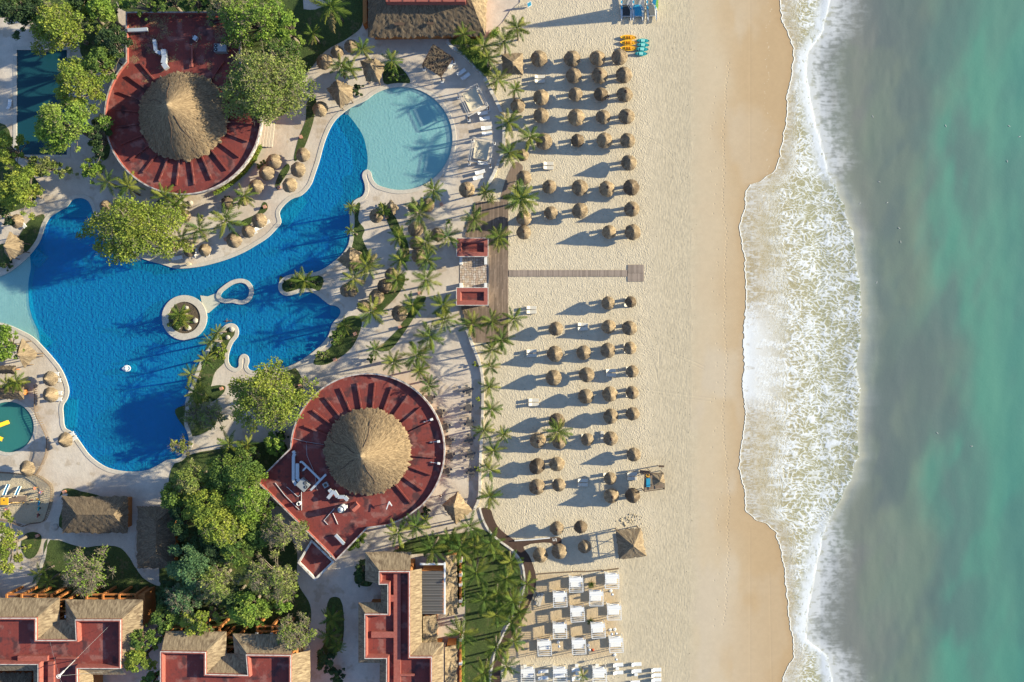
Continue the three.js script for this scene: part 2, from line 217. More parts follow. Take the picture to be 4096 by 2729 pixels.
for (const [w, y, fm, wm] of [[lapW, -1.3, M.poolShadeTint, waterShadeTint], [kidW, -.5, M.poolGreen, waterGreen]]) { struct('pool_floor', sheetW(w, y), fm); struct('pool_wall', sweep(w, [[.02, -.02], [.02, y - .01]]), fm); struct('water', sheetW(w, -.08), wm); }
struct('pool_coping', sweep(poolW, [[-.04, -.2], [-.04, .03], [0, .06], [.66, .06], [.7, .03], [.7, -.05]]), M.paleStone);
struct('pool_coping', sweep(lapW, [[-.03, -.2], [-.03, .05], [.62, .05], [.62, -.05]]), M.paleStone);
struct('pool_coping', sweep(kidW, [[-.03, -.2], [-.03, .05], [.55, .05], [.55, -.05]]), M.paleStone);
// the two islands and the low bridge slab between them
{ const t = thing('planter_island', 'round planted island with pale stone rim in the blue pool', 'island');
  part(t, 'rim', sweep(islandW, [[0, -1.35], [0, .12], [-1.2, .14], [-1.2, -.1]]), M.paleStone); part(t, 'bed', sheetW(offset(islandW, -1.2), .02), M.soil); }
{ const t = thing('hot_tub', 'pear-shaped hot tub with pale rim in the middle of the pool', 'hot tub');
  part(t, 'rim', sweep(jacW, [[0, -1.35], [0, .1], [-.75, .1], [-.78, -.45]]), M.paleStone); part(t, 'bench', sweep(jacW, [[-.78, -.45], [-1.35, -.45], [-1.35, -.9]]), M.poolPale); part(t, 'floor', sheetW(offset(jacW, -1.3), -.9), M.poolTile); }
single('bridge_slab', 'pale sunken slab linking the planter island and the hot tub', 'slab', slabW(plan([[800, 1182], [830, 1186], [868, 1172], [880, 1212], [852, 1236], [834, 1252], [815, 1250]]), -1.34, -.06), M.poolPale);
// pool steps
function steps(label, pts, dir, n, drop = .16) { const t = thing('pool_steps', label, 'steps'); for (let k = 0; k < n; k++) { const w = plan(pts.map(([x, y], i) => i > 1 ? [x + dir[0] * (n - k), y + dir[1] * (n - k)] : [x, y])); part(t, 'step', slabW(w, -1.34, -.18 - drop * (n - 1 - k)), k % 2 ? M.poolPale : M.paleStone); } }
steps('curved entry steps at the top of the pool beside the big tree', [[262, 826], [366, 824], [355, 790], [285, 790]].map(([x, y], i) => i > 1 ? [i === 2 ? 366 : 262, 830] : [x, y - 32]), [0, 7], 5);
steps('pale entry steps on the north bank below the umbrellas', [[1204, 783], [1118, 862], [1122, 888], [1204, 783]], [5, 5], 4);
steps('square stone steps at the west entry slope, upper bank', [[140, 994], [105, 1034], [105, 1034], [140, 994]], [7, 7], 5);
steps('square stone steps at the west entry slope, lower bank', [[129, 1347], [172, 1392], [172, 1392], [129, 1347]], [5, -5], 5);
steps('wide entry steps on the west bank beside the children pool', [[262, 1600], [254, 1712], [256, 1712], [264, 1600]], [9, 0], 4);
steps('teal steps at the pool corner below the thatched pyramid', [[1366, 1020], [1396, 968], [1396, 968], [1366, 1020]], [-6, -6], 5);
steps('fan of steps in the eastern bay of the pool', [[1322, 1220], [1363, 1240], [1363, 1240], [1322, 1220]], [-1, 8], 5);
steps('entry steps beside the little hook-shaped wall', [[914, 1440], [950, 1472], [950, 1472], [914, 1440]], [6, -8], 3);
steps('low steps between the wading pool and the deep pool', [[1418, 800], [1458, 735], [1458, 735], [1418, 800]], [-5, -2], 5);

// lawns and planting beds
const lawns = [
  [[470, -200], [1010, -200], [1010, 20], [960, 40], [490, 40]],
  [[1160, 40], [1262, 38], [1432, -40], [1448, 100], [1395, 150], [1300, 205], [1222, 288], [1180, 270], [1165, 200]], [[1226, 415], [1240, 393], [1262, 393], [1258, 460], [1240, 530], [1212, 600], [1182, 645], [1176, 640], [1192, 560], [1222, 480]],
  [[1100, 745], [1120, 690], [1150, 655], [1160, 670], [1122, 735], [1112, 760]], [[965, 888], [1030, 852], [1055, 808], [1068, 815], [1068, 840], [1020, 876], [985, 908]], [[1545, 255], [1588, 258], [1640, 320], [1638, 332], [1536, 333]],
  [[1422, 812], [1440, 812], [1433, 880], [1458, 919], [1449, 950], [1488, 1045], [1440, 1030], [1408, 985], [1418, 900]], [[1530, 816], [1579, 865], [1601, 910], [1632, 977], [1634, 1039], [1610, 1053], [1601, 990], [1561, 914]],
  [[1600, 1095], [1619, 1102], [1610, 1151], [1529, 1240], [1500, 1246], [1500, 1210], [1560, 1150]], [[1668, 1191], [1704, 1187], [1650, 1280], [1560, 1400], [1535, 1405], [1520, 1395], [1596, 1312], [1650, 1220]],
  [[1390, 1268], [1430, 1265], [1447, 1285], [1430, 1350], [1400, 1398], [1340, 1442], [1295, 1460], [1255, 1455], [1262, 1432], [1325, 1385], [1350, 1305]],
  [[1570, 2215], [1640, 2160], [1720, 2142], [1850, 2132], [1930, 2118], [1990, 2164], [2040, 2206], [2070, 2246], [2082, 2290], [2078, 2375], [2022, 2492], [1986, 2563], [1956, 2668], [1945, 2850], [1862, 2850], [1862, 2420], [1830, 2230]],
  [[185, 2160], [245, 2160], [330, 2182], [400, 2180], [480, 2192], [520, 2235], [545, 2275], [640, 2330], [700, 2360], [690, 2420], [120, 2420], [170, 2290]], [[98, 2140], [130, 2128], [162, 2140], [165, 2165], [140, 2225], [110, 2235], [84, 2190]],
  [[238, 1985], [258, 1955], [330, 1972], [330, 2000], [300, 2130], [215, 2130]], [[255, 1960], [290, 1960], [400, 1985], [250, 1985]],
  [[700, 2020], [1000, 2010], [1180, 2180], [1190, 2330], [1240, 2420], [1240, 2500], [1180, 2620], [700, 2620]], [[1490, 2235], [1500, 2290], [1480, 2345], [1420, 2330], [1425, 2280], [1450, 2240]],
  [[1318, 2395], [1360, 2395], [1362, 2600], [1320, 2620], [1300, 2660], [1270, 2650], [1300, 2560]], [[1130, 1480], [1175, 1470], [1205, 1510], [1208, 1590], [1170, 1640], [1120, 1560]], [[835, 1550], [900, 1545], [895, 1570], [840, 1610], [805, 1600]],
  [[-300, -300], [380, -300], [470, 60], [480, 200], [420, 270], [330, 230], [300, 110], [0, 70], [-300, 80]], [[-300, 520], [20, 500], [60, 640], [130, 700], [160, 760], [100, 830], [-300, 850]], [[380, 470], [415, 480], [440, 600], [420, 640], [380, 620]], [[700, 1640], [800, 1620], [870, 1660], [850, 1710], [770, 1745], [745, 1720]],
  [[1000, 0], [1190, -60], [1190, 330], [1160, 430], [1105, 470], [1060, 440], [960, 240]], [[700, 1850], [1000, 1780], [1120, 1760], [1150, 1800], [1030, 1920], [900, 2020], [690, 2000]], [[1120, 1105], [1140, 1112], [1290, 1108], [1280, 1160], [1240, 1162], [1140, 1172], [1122, 1150]],
  [[860, 1350], [905, 1310], [940, 1325], [930, 1350], [905, 1400], [905, 1440], [860, 1490], [835, 1560], [770, 1590], [772, 1560], [800, 1480], [830, 1410]], [[1862, 212], [1890, 195], [1975, 195], [2010, 190], [2020, 290], [1960, 330], [1930, 290]], [[120, 880], [175, 858], [168, 920], [130, 990], [60, 1030], [20, 1060], [-20, 1070], [-20, 990], [60, 960]],
];
lawns.forEach((p, i) => { const w = plan(smooth(p, true, 5)); struct('lawn', slabW(w, -.05, .034 + i * .0006), M.grass); });
struct('sand_court', slabW(plan(smooth([[-200, 1890], [70, 1895], [150, 1900], [205, 1935], [215, 1975], [180, 2082], [95, 2095], [0, 2060], [-200, 2060]], true, 4)), -.05, .022), mapped(tex(256, 256, (u, v) => lin3(mix3([.43, .35, .23], [.50, .42, .29], fbm(u * 12, v * 12, 4, 12)), .85 + .3 * vn(u * 90, v * 90, 90)), { size: 5, srgb: true }), 1, { bumpMap: grainB, bumpScale: .1 }));

// beach
const X0 = 1780, X1 = 3480, Y0 = -420, Y1 = 3150;
const shore = lerpLine([[3110, -420], [3115, -100], [3122, 0], [3133, 78], [3157, 122], [3181, 200], [3174, 278], [3153, 374], [3148, 487], [3126, 609], [3109, 674], [3048, 722], [3003, 737], [2983, 772], [2979, 844], [2957, 905], [2970, 983], [2983, 1062], [2987, 1131], [2983, 1262], [2975, 1362], [2977, 1452], [2970, 1539], [2983, 1661], [2970, 1774], [2957, 1870], [2980, 1965], [2983, 2040], [3020, 2080], [3074, 2100], [3109, 2140], [3135, 2235], [3148, 2348], [3157, 2444], [3177, 2566], [3179, 2636], [3157, 2670], [3135, 2727], [3120, 3150]]);
const shoreX = (y) => shore(y) + 10 * (fbm(y / 26, 3, 3) - .5) + 5 * (vn(y / 7, 9) - .5);
const treadEdge = (y) => 2588 + 40 * (fbm(y / 90, 1.5, 3) - .5) - 130 * sstep(2180, 2290, y);
const tracks = [];                              // drag marks and tyre lines in the dry sand
{ const f = rng(5); for (let k = 0; k < 46; k++) { const x = rr(2080, 2560, f), y = f() < .5 ? rr(150, 960, f) : rr(1160, 2160, f), a = rr(-.5, .5, f) + (f() < .3 ? 1.4 : 0), b = rr(-.012, .012, f), n = 20 + f() * 50 | 0; let px = x, py = y, q = a; const l = []; for (let i = 0; i < n; i++) { px += 5 * Math.cos(q); py += 5 * Math.sin(q); q += b * 3; l.push([px, py]); } tracks.push(l); } }
const TW = 1280, TH = 2048, hB = new Float32Array(TW * TH);
{
  const kx = (X1 - X0) / TW, ky = (Y1 - Y0) / TH;
  for (let j = 0; j < TH; j++) for (let i = 0; i < TW; i++) {
    const x = X0 + (i + .5) * kx, y = Y0 + (j + .5) * ky, e = treadEdge(y), rough_ = 1 - sstep(e - 20, e + 60, x + 30 * (fbm(x / 20, y / 20, 2) - .5)), wet = sstep(2735, 2790, x + 30 * (fbm(y / 60, 4, 2) - .5));
    const w1 = fbm(x / 40, y / 40, 2) * 9, lump = Math.abs(2 * fbm((x + w1) / 3.9, (y - w1) / 5.2, 2) - 1), rip = vn(x / 3.6 + .2 * y / 9, y / 11) * .6 + .4 * vn(x / 7, y / 6);
    const bed = sstep(2285, 2300, y) * (1 - sstep(2610, 2640, y)) * (x < 2480 ? 1 : 0), calm = bed * .55;
    let h = .5 + rough_ * (1 - calm) * (.62 * (lump - .35) + .22 * (fbm(x / 26, y / 26, 3) - .5)) + (1 - rough_) * (1 - wet) * .30 * (rip - .5) + rough_ * calm * .3 * (rip - .5);
    h += .04 * Math.exp(-(((x - 2762 - 14 * (fbm(y / 120, 2, 2) - .5)) / 7) ** 2)) - .05 * Math.exp(-(((x - 3003) / 4) ** 2)) * (y < 650 || y > 2120 ? 1 : 0) - .05 * Math.exp(-(((x - 3036 - .02 * y) / 3) ** 2)) * (y > 2300 ? 1 : 0);
    h += wet * .05 * (fbm(x / 50, y / 160, 3) - .5); hB[j * TW + i] = h;
  }
  const dig = (x, y, d, r) => { const ci = (x - X0) / kx, cj = (y - Y0) / ky; for (let b = -3; b <= 3; b++) for (let a = -3; a <= 3; a++) { const i = Math.round(ci) + a, j = Math.round(cj) + b; if (i < 0 || j < 0 || i >= TW || j >= TH) continue; const q = Math.hypot((i + .5 - ci) * kx, (j + .5 - cj) * ky) / r; hB[j * TW + i] -= d * Math.exp(-q * q); } };
  for (const l of tracks) for (const [x, y] of l) { dig(x, y, .16, 2); dig(x, y + 13, .12, 2); }
  const f = rng(71); let fx = 2915; for (let y = 250; y < 2500; y += 13) { fx += rr(-4, 4, f) + (2905 - fx) * .03; dig(fx + (y / 13 & 1 ? 2 : -2), y, .35, 2.4); if (f() < .3) dig(fx - 40 + rr(-14, 14, f), y + 6, .3, 2.3); }
}
const beachBump = tex(TW, TH, (u, v, i, j) => hB[j * TW + i], { clamp: true });
const beachCol = tex(1024, TH, (u, v) => {
  const x = mix(X0, X1, u), y = mix(Y0, Y1, v), e = treadEdge(y), rough_ = 1 - sstep(e - 50, e + 110, x + 60 * (fbm(x / 30, y / 30, 3) - .5)), n = fbm(x / 14, y / 14, 3), big = fbm(x / 130, y / 210, 4);
  let c = mix3([.455, .385, .27], [.545, .463, .332], rough_ * .75 + .25 * big);
  const bed = sstep(2288, 2305, y) * (1 - sstep(2600, 2660, y)) * (1 - sstep(2440, 2500, x)); c = mix3(c, [.46, .335, .195], bed * .8 * sstep(.2, .6, big + .2));
  const edge_ = 2745 + 30 * (fbm(y / 70, 8, 3) - .5), wet = sstep(edge_, edge_ + 70, x + 30 * (fbm(x / 20, y / 24, 3) - .5)), sx = shoreX(y), wl = sstep(70, 250, x - edge_ + 120 * (fbm(x / 160, y / 260, 3) - .5));
  let w = mix3([.475, .385, .265], [.42, .305, .18], wl); w = mix3(w, [.47, .395, .295], sstep(.48, .66, fbm(x / 150 + 7, y / 300, 4)) * (1 - wl * .5) * .8);
  const damp = sstep(-260, -60, x - 3180 + 40 * (fbm(y / 50, 5, 3) - .5)) * (y < 720 || y > 2090 ? 1 : 0) * .55 + .5 * sstep(-34, -2, x - sx); w = mix3(w, [.365, .25, .135], clamp(damp) * .8);
  c = mix3(c, w, wet);
  const sp = vn(x / 2.2, y / 2.6) * .5 + vn(x / 4.6, y / 3.7) * .5; let k = 1 + (.16 - .11 * wet) * (sp - .5) + (.22 - .14 * wet) * (n - .5);
  if (wet < .5 && hash(Math.floor(x / 3) + 7, Math.floor(y / 3)) > .9985) k *= .45;
  const fo = 1 - sstep(0, 3, Math.abs(x - 3040 - 60 * fbm(y / 60, 2, 3))); if (wet > .5 && fo > .2 && hash(Math.floor(x / 2), Math.floor(y / 2)) > .93 && (y < 700)) return lin3([.62, .56, .45]);
  return lin3(c, k);
}, { clamp: true, srgb: true });
M.sand = mapped(beachCol, .95, { bumpMap: beachBump, bumpScale: .11 });
const sandY = (x) => x < 2560 ? .1 : x < 2760 ? mix(.1, .02, (x - 2560) / 200) : mix(.02, -1.3, Math.pow((x - 2760) / 640, 1.35));
const uvPlan = (g, x0, x1, y0, y1) => { const p = g.attributes.position, u = new Float32Array(p.count * 2); for (let i = 0; i < p.count; i++) { u[i * 2] = (p.getX(i) / U + CX - x0) / (x1 - x0); u[i * 2 + 1] = (p.getZ(i) / U + CY - y0) / (y1 - y0); } g.setAttribute('uv', new THREE.BufferAttribute(u, 2)); return g; };
function terrain(x0, x1, nx, y0, y1, ny, fx, fh) { const pos = [], idx = []; for (let j = 0; j <= ny; j++) for (let i = 0; i <= nx; i++) { const y = mix(y0, y1, j / ny), x = fx ? fx(i / nx, y) : mix(x0, x1, i / nx), [X, Z] = G(x, y); pos.push(X, fh(x, y), Z); } for (let j = 0; j < ny; j++) for (let i = 0; i < nx; i++) { const a = j * (nx + 1) + i, b = a + nx + 1; idx.push(a, b, a + 1, b, b + 1, a + 1); } return geom(pos, null, idx); }
struct('beach', uvPlan(sheetW(plan([...edge.map(([x, y]) => [x, clamp(y, Y0, Y1)]).filter(([x, y], i, a) => !i || y !== a[i - 1][1] || x !== a[i - 1][0]), [2560, Y1], [2560, Y0]]), .1), X0, X1, Y0, Y1), M.sand);
struct('beach_slope', uvPlan(terrain(2560, 3470, 240, Y0, Y1, 40, null, (x) => sandY(x)), X0, X1, Y0, Y1), M.sand);

// sea: teal offshore, turbid grey-green inshore, lace of foam on the swash
const ridge = lerpLine([[3330, -420], [3326, 0], [3300, 110], [3236, 215], [3231, 287], [3244, 366], [3266, 479], [3292, 566], [3318, 679], [3353, 748], [3388, 836], [3422, 940], [3435, 1044], [3448, 1131], [3453, 1218], [3448, 1365], [3431, 1469], [3450, 1565], [3440, 1696], [3444, 1818], [3422, 1887], [3379, 1992], [3327, 2079], [3292, 2174], [3266, 2305], [3235, 2470], [3232, 2560], [3320, 2640], [3338, 2729], [3335, 3150]]);
const ridgeX = (y) => ridge(y) + 16 * (fbm(y / 30, 6, 3) - .5);
const SX0 = 2900, SX1 = 4700;
function worley(x, y) { const i = Math.floor(x), j = Math.floor(y); let a = 9, b = 9; for (let n = -1; n <= 1; n++) for (let m = -1; m <= 1; m++) { const px = i + m + hash(i + m, j + n), py = j + n + hash(i + m + 311, j + n + 57), d = (px - x) ** 2 + (py - y) ** 2; if (d < a) { b = a; a = d; } else if (d < b) b = d; } return Math.sqrt(b) - Math.sqrt(a); }
function foamAt(x, y) {
  const sx = shoreX(y), rx = ridgeX(y); if (x < sx) return 0; const t = (x - sx) / Math.max(40, rx - sx);
  if (x > rx) {                                  // thin mist of foam behind the breaker, stretched eastwards
    const out = x - rx, reach = 70 + 60 * fbm(y / 80, 2, 2) + 70 * (y < 720 ? sstep(720, 520, y) : y > 2080 ? sstep(2080, 2280, y) : 0), s = fbm(x / 38, y / 7 + 2 * fbm(x / 40, y / 40, 2), 4), lump = fbm(x / 16, y / 16, 4);
    const q = 1 - out / reach; const brk = Math.max(sstep(800, 640, y), sstep(2000, 2160, y)); return q <= 0 ? 0 : clamp(q * q * (.42 + .16 * s + brk * .55 * sstep(.3, .7, s * .4 + lump * .6)) + brk * .6 * q * sstep(.42, .75, s * .45 + lump * .55 + q * .2));
  }
  const wx = x + 34 * (fbm(x / 46, y / 40, 4) - .5) * 2, wy = y + 30 * (fbm(x / 52 + 9, y / 40 + 4, 4) - .5) * 2 - (x - sx) * .14, fineK = 1 - .45 * (1 - sstep(.05, .4, t));
  const big = worley(wx / (27 * fineK + 3), wy / (12 * fineK + 2)), small = worley(wx / 8 + 40, wy / 4.6), dens = fbm(x / 60, y / 30, 3);
  let f = Math.max(1 - sstep(.04, .20 + .5 * (dens - .3), big), (1 - sstep(.04, .22, small)) * (.30 + .65 * sstep(.4, .7, dens)));
  f = Math.max(f, sstep(.60, .76, fbm((x + y * .25) / 34, y / 9, 5)) * .85) * (.78 + .22 * sstep(.35, .6, dens)); f *= .82 + .25 * fbm(x / 5, y / 4, 2);
  const sheetF = Math.max(0, 1 - t * 2.3) * sstep(1150, 1330, y) * (1 - sstep(1560, 1680, y)); f = Math.max(f, sheetF * sstep(.2, .6, fbm(x / 22, y / 9, 4) + .18)); f = Math.max(f * (.42 + .58 * sstep(.05, .42, t + .25 * (fbm(x / 50, y / 60, 3) - .5) + sheetF)), .55 * sstep(.42, .7, fbm(x / 14, y / 5, 4)) * (1 - sstep(.05, .3, t)));
  f = Math.max(f, 1 - sstep(1.5, 5, x - sx)); const brk = Math.max(sstep(800, 640, y), sstep(2000, 2160, y)); f = Math.max(f, .92 * brk * (1 - sstep(2, 40 + 50 * fbm(y / 30, x / 30, 3), Math.abs(rx - x - 12 + 30 * (fbm(x / 14, y / 14, 3) - .5)))) * sstep(.25, .5, fbm(x / 8, y / 12, 3) + .12)); return clamp(f);
}
const seaCol = tex(1536, TH, (u, v) => {
  const x = mix(SX0, SX1, u), y = mix(Y0, Y1, v), rx = ridgeX(y), d = x - rx, f = foamAt(x, y);
  const t = clamp((x - 3400) / 700), wob = fbm(x / 190 + y / 900, y / 330 - x / 1400, 4), wob2 = fbm(x / 90 + 5, y / 240 + 3, 4);
  let c = mix3([.165, .178, .165], [.135, .190, .155], sstep(.02, .35, t + .4 * (wob - .5))); c = mix3(c, [.078, .235, .180], sstep(.30, .70, t + .5 * (wob - .5))); c = mix3(c, [.045, .185, .160], sstep(.8, 1.15, t + .3 * (wob2 - .5)));
  const gx = x + y * .24, weed = sstep(.42, .66, fbm(gx / 150 + 2, y / 380 + 8, 3) * .7 + wob2 * .3); c = mix3(c, [.085, .122, .130], weed * .66 * sstep(.04, .18, t) * (1 - .6 * sstep(.6, .9, t)));
  c = mix3(c, [.155, .195, .15], .35 * sstep(.55, .72, fbm(gx / 140 + 31, y / 260, 4)) * (1 - sstep(.35, .6, t)));
  const sandy = mix3([.345, .275, .155], [.285, .275, .155], sstep(0, .75, (x - shoreX(y)) / Math.max(60, rx - shoreX(y)))); c = mix3(c, sandy, d < 0 ? 1 : 1 - sstep(0, 40, d)); if (d < 0 && d > -26) c = mix3(c, [.16, .20, .11], .6 * sstep(.45, .6, fbm(y / 60, 1, 2)) * sstep(-26, -6, d));
  c = mix3(c, d > 0 ? [.50, .52, .54] : [.66, .69, .72], f * (d > 0 ? .9 : 1)); return lin3(c, .98 + .04 * vn(x / 2.5, y / 2.5));
}, { clamp: true, srgb: true });
const chopB = tex(512, 512, (u, v) => .6 * fbm(u * 14, v * 26, 4, 14, 26) + .4 * fbm(u * 70, v * 90, 2, 70, 90));
M.sea = new THREE.MeshPhysicalMaterial({ map: seaCol, roughness: .6, specularIntensity: .25, bumpMap: (() => { const c = chopB.clone(); c.repeat.set(5, 9.5); c.needsUpdate = true; return c; })(), bumpScale: .012 });
const seaY = (x, y) => { const rx = ridge(y), d = x - rx, s = sandY(x) + .004 + .05 * sstep(0, 60, x - shoreX(y)), base = Math.max(s, -.95); return base + (d > 0 ? .09 * Math.exp(-((d / 60) ** 2)) : .09 * Math.exp(-((d / 30) ** 2))) * sstep(60, 160, rx - shoreX(y)) + .10 * (fbm(x / 60, y / 160, 3) - .5) * sstep(40, 300, x - shoreX(y)) + .05 * (d < 0 ? foamAt(x, y) : 0); };
struct('sea', uvPlan(terrain(0, 0, 230, Y0, Y1, 620, (s, y) => { const a = shoreX(y); return a + (SX1 - a) * (s < .6 ? s / .6 * .32 : .32 + (s - .6) / .4 * .68); }, seaY), SX0, SX1, Y0, Y1), M.sea);
{ const g = new THREE.PlaneGeometry(900, 1600); g.rotateX(-Math.PI / 2); g.translate(510, -1.4, 0); struct('sea', uvMetres(g), mat([.04, .16, .125], .35)); }

// ---------------------------------------------------------------- thatch
function coneGeo(r, h, sd, { n = 40, rings = 9, tier = .35, droop = .12, lump = .05, cap = 0 } = {}) {
  const f = rng(sd), pos = [], uv = [], idx = [], rim = Array.from({ length: n }, () => 1 + (f() - .5) * .09), tilt = f() * 6.28;
  for (let i = 0; i <= rings; i++) { const t = i / rings, st = (t * r / tier) % 1;
    for (let j = 0; j <= n; j++) { const a = j % n, q = a / n * 2 * Math.PI, k = (i === rings ? rim[a] : 1) + lump * (fbm(a * .7 + sd, i * .8, 2) - .5) * t; let y = h * (1 - t) - droop * t * t + lump * (fbm(a * .9 + sd * 3, i * 1.3, 2) - .5) * 2 * t + .035 * st;
      if (cap && t > 0 && t < cap) y += .1; if (i === rings) y -= .12 * f(); y += .03 * Math.cos(q - tilt) * t; pos.push(r * t * k * Math.cos(q), y, r * t * k * Math.sin(q)); uv.push(q * r * .55, t * Math.hypot(r, h)); } }
  const m = n + 1; for (let i = 0; i < rings; i++) for (let j = 0; j < n; j++) { const a = i * m + j, b = a + m; idx.push(a, a + 1, b, b, a + 1, b + 1); }
  return geom(pos, uv, idx);
}
// one sloping thatch face: eave a-b, top d-c, all [x, y, z]
function face(a, b, c, d, sd, { nu = 10, nv = 7, lump = .09, ragged = .22 } = {}) {
  const f = rng(sd), pos = [], uv = [], idx = [], V = (p, q, t) => [mix(p[0], q[0], t), mix(p[1], q[1], t), mix(p[2], q[2], t)], L = Math.hypot(b[0] - a[0], b[1] - a[1], b[2] - a[2]), S = Math.hypot((a[0] + b[0] - c[0] - d[0]) / 2, (a[1] + b[1] - c[1] - d[1]) / 2, (a[2] + b[2] - c[2] - d[2]) / 2);
  for (let i = 0; i <= nv; i++) for (let j = 0; j <= nu; j++) { const t = i / nv, s = j / nu, p = V(V(a, b, s), V(d, c, s), t); let e = i === 0 ? ragged * (f() - .6) : 0, l = (j === 0 || j === nu || i === nv) ? 0 : lump * (f() - .5); const top = V(d, c, s); const dx = p[0] - top[0], dz = p[2] - top[2], dl = Math.hypot(dx, dz) || 1;
    pos.push(p[0] + dx / dl * e, p[1] + l - Math.abs(e) * .3, p[2] + dz / dl * e); uv.push(s * L, -t * S); }
  const m = nu + 1; for (let i = 0; i < nv; i++) for (let j = 0; j < nu; j++) { const q = i * m + j; idx.push(q, q + 1, q + m, q + m, q + 1, q + m + 1); }
  return geom(pos, uv, idx);
}
// loose straw lying down the slope of a big roof
function straw(list, n, sd) { const f = rng(sd), pos = [], idx = [], uv = []; for (let k = 0; k < n; k++) { const [a, b, c, d] = list[f() * list.length | 0], s = f(), t = f() * .93, P = (s, t) => [0, 1, 2].map((i) => mix(mix(a[i], b[i], s), mix(d[i], c[i], s), t)), p = P(s, t), q = P(clamp(s + rr(-.02, .02, f)), Math.min(1, t + .035 + .05 * f())), dx = b[0] - a[0], dz = b[2] - a[2], l = Math.hypot(dx, dz), w = rr(.03, .07, f), up = rr(.01, .05, f), o = pos.length / 3; pos.push(p[0] - dx / l * w, p[1] + up, p[2] - dz / l * w, p[0] + dx / l * w, p[1] + up, p[2] + dz / l * w, q[0], q[1] + .02, q[2]); uv.push(f() * 9, f() * 9, f() * 9, f() * 9, f() * 9, f() * 9); idx.push(o, o + 1, o + 2); } return geom(pos, uv, idx); }
function coneStraw(r, h, n, sd) { const f = rng(sd), pos = [], idx = [], uv = []; for (let k = 0; k < n; k++) { const t = Math.sqrt(f() * .97) + .02, q = f() * 6.283, t2 = Math.max(.01, t - rr(.05, .1, f)), w = rr(.03, .08, f) / (r * t), up = rr(.003, .02, f) * r / 4 + .006, o = pos.length / 3, dq = rr(-.03, .03, f), y = (t) => h * (1 - t) - .12 * t * t; pos.push(r * t * Math.cos(q - w), y(t) + up, r * t * Math.sin(q - w), r * t * Math.cos(q + w), y(t) + up, r * t * Math.sin(q + w), r * t2 * Math.cos(q + dq), y(t2) + .02, r * t2 * Math.sin(q + dq)); const u0 = f() * 9, v0 = f() * 9; uv.push(u0, v0, u0 + .1, v0, u0, v0 + .5); idx.push(o, o + 1, o + 2); } return geom(pos, uv, idx); }

// ---------------------------------------------------------------- the two round restaurants
function roundBuilding(o) {
  const { h, c, R } = o, t = thing(o.name, o.label, 'building'), w = plan(o.outline, h), [bx0, bz0] = G(...c, h), r = R * U * (FLY - h) / FLY;
  part(t, 'wall', slabW(offset(w, -1.5), 0, h - .75), M.ochre); const roof = part(t, 'roof', slabW(offset(w, -.2), h - .8, h - .55), M.redRoof);
  part(t, 'parapet', sweep(w, [[-.2, h - .85], [.02, h - .85], [.02, h], [-.22, h]]), M.greyWall); part(t, 'parapet_lining', sweep(w, [[-.22, h + .004], [-.26, h + .004], [-.26, h - .56]]), M.redTrim);
  const [ccx, ccz] = G(...o.cone, h + .3), cr = o.coneR * U * (FLY - h) / FLY;
  for (let k = 0; k < o.ribs; k++) { const a = (k + .4) / o.ribs * 2 * Math.PI; if (o.skip?.(a)) continue; const A = [ccx + (cr - .5) * Math.cos(a), h - .33, ccz + (cr - .5) * Math.sin(a)], B = [bx0 + (r * .885) * Math.cos(a), h - .33, bz0 + (r * .885) * Math.sin(a)]; part(roof, 'rib', beam(A, B, .24, .3), M.redRoof); }
  part(t, 'drum', (() => { const g = new THREE.CylinderGeometry(cr - .9, cr - .9, .9, 40, 1, true); g.translate(ccx, h - .1, ccz); return uvMetres(g); })(), M.redTrim);
  const th = part(t, 'thatch_roof', coneGeo(cr, o.coneH, o.sd, { n: 150, rings: 34, tier: .6, lump: .09, droop: .25 }), M.thatchWarm, [ccx, h + .35, ccz]);
  const s = part(th, 'loose_straw', coneStraw(cr * 1.01, o.coneH, 3800, o.sd + 9), M.thatchWarm); s.userData.kind = 'stuff';
  part(th, 'ridge_cap', coneGeo(cr * .17, o.coneH * .22, o.sd + 4, { n: 30, rings: 6 }), M.thatchPale, [0, o.coneH * .81, 0]);
  for (const a of o.seams) part(th, 'seam', (() => { const l = []; for (let i = 0; i < 10; i++) { const t0 = .2 + i * .08, q = a + .05 * Math.sin(i * .9 + a * 5), t1 = t0 + .08, q1 = a + .05 * Math.sin((i + 1) * .9 + a * 5), y = (t) => o.coneH * (1 - t) - .25 * t * t + .08; l.push(bar([cr * t0 * Math.cos(q), y(t0), cr * t0 * Math.sin(q)], [cr * t1 * Math.cos(q1), y(t1), cr * t1 * Math.sin(q1)], .07, 5)); } return merge(l); })(), M.brown);
  return t;
}
const rad = (d) => d * Math.PI / 180, arcPts = (x, y, r, a, b, n) => Array.from({ length: n + 1 }, (_, i) => [x + r * Math.cos(rad(a + (b - a) * i / n)), y + r * Math.sin(rad(a + (b - a) * i / n))]);
roundBuilding({ name: 'round_restaurant', label: 'round red-roofed building with thatched cone and square annex under trees by the pool', h: 4.8, c: [731, 464], R: 313, cone: [731, 463], coneR: 178, coneH: 6.4, ribs: 24, skip: (a) => a > rad(232) && a < rad(300), sd: 3, seams: [1.15, 1.75, 3.6, 4.4], outline: [...arcPts(731, 464, 315, -43.3, 223.7, 64), [502, 47], [959, 45]] });
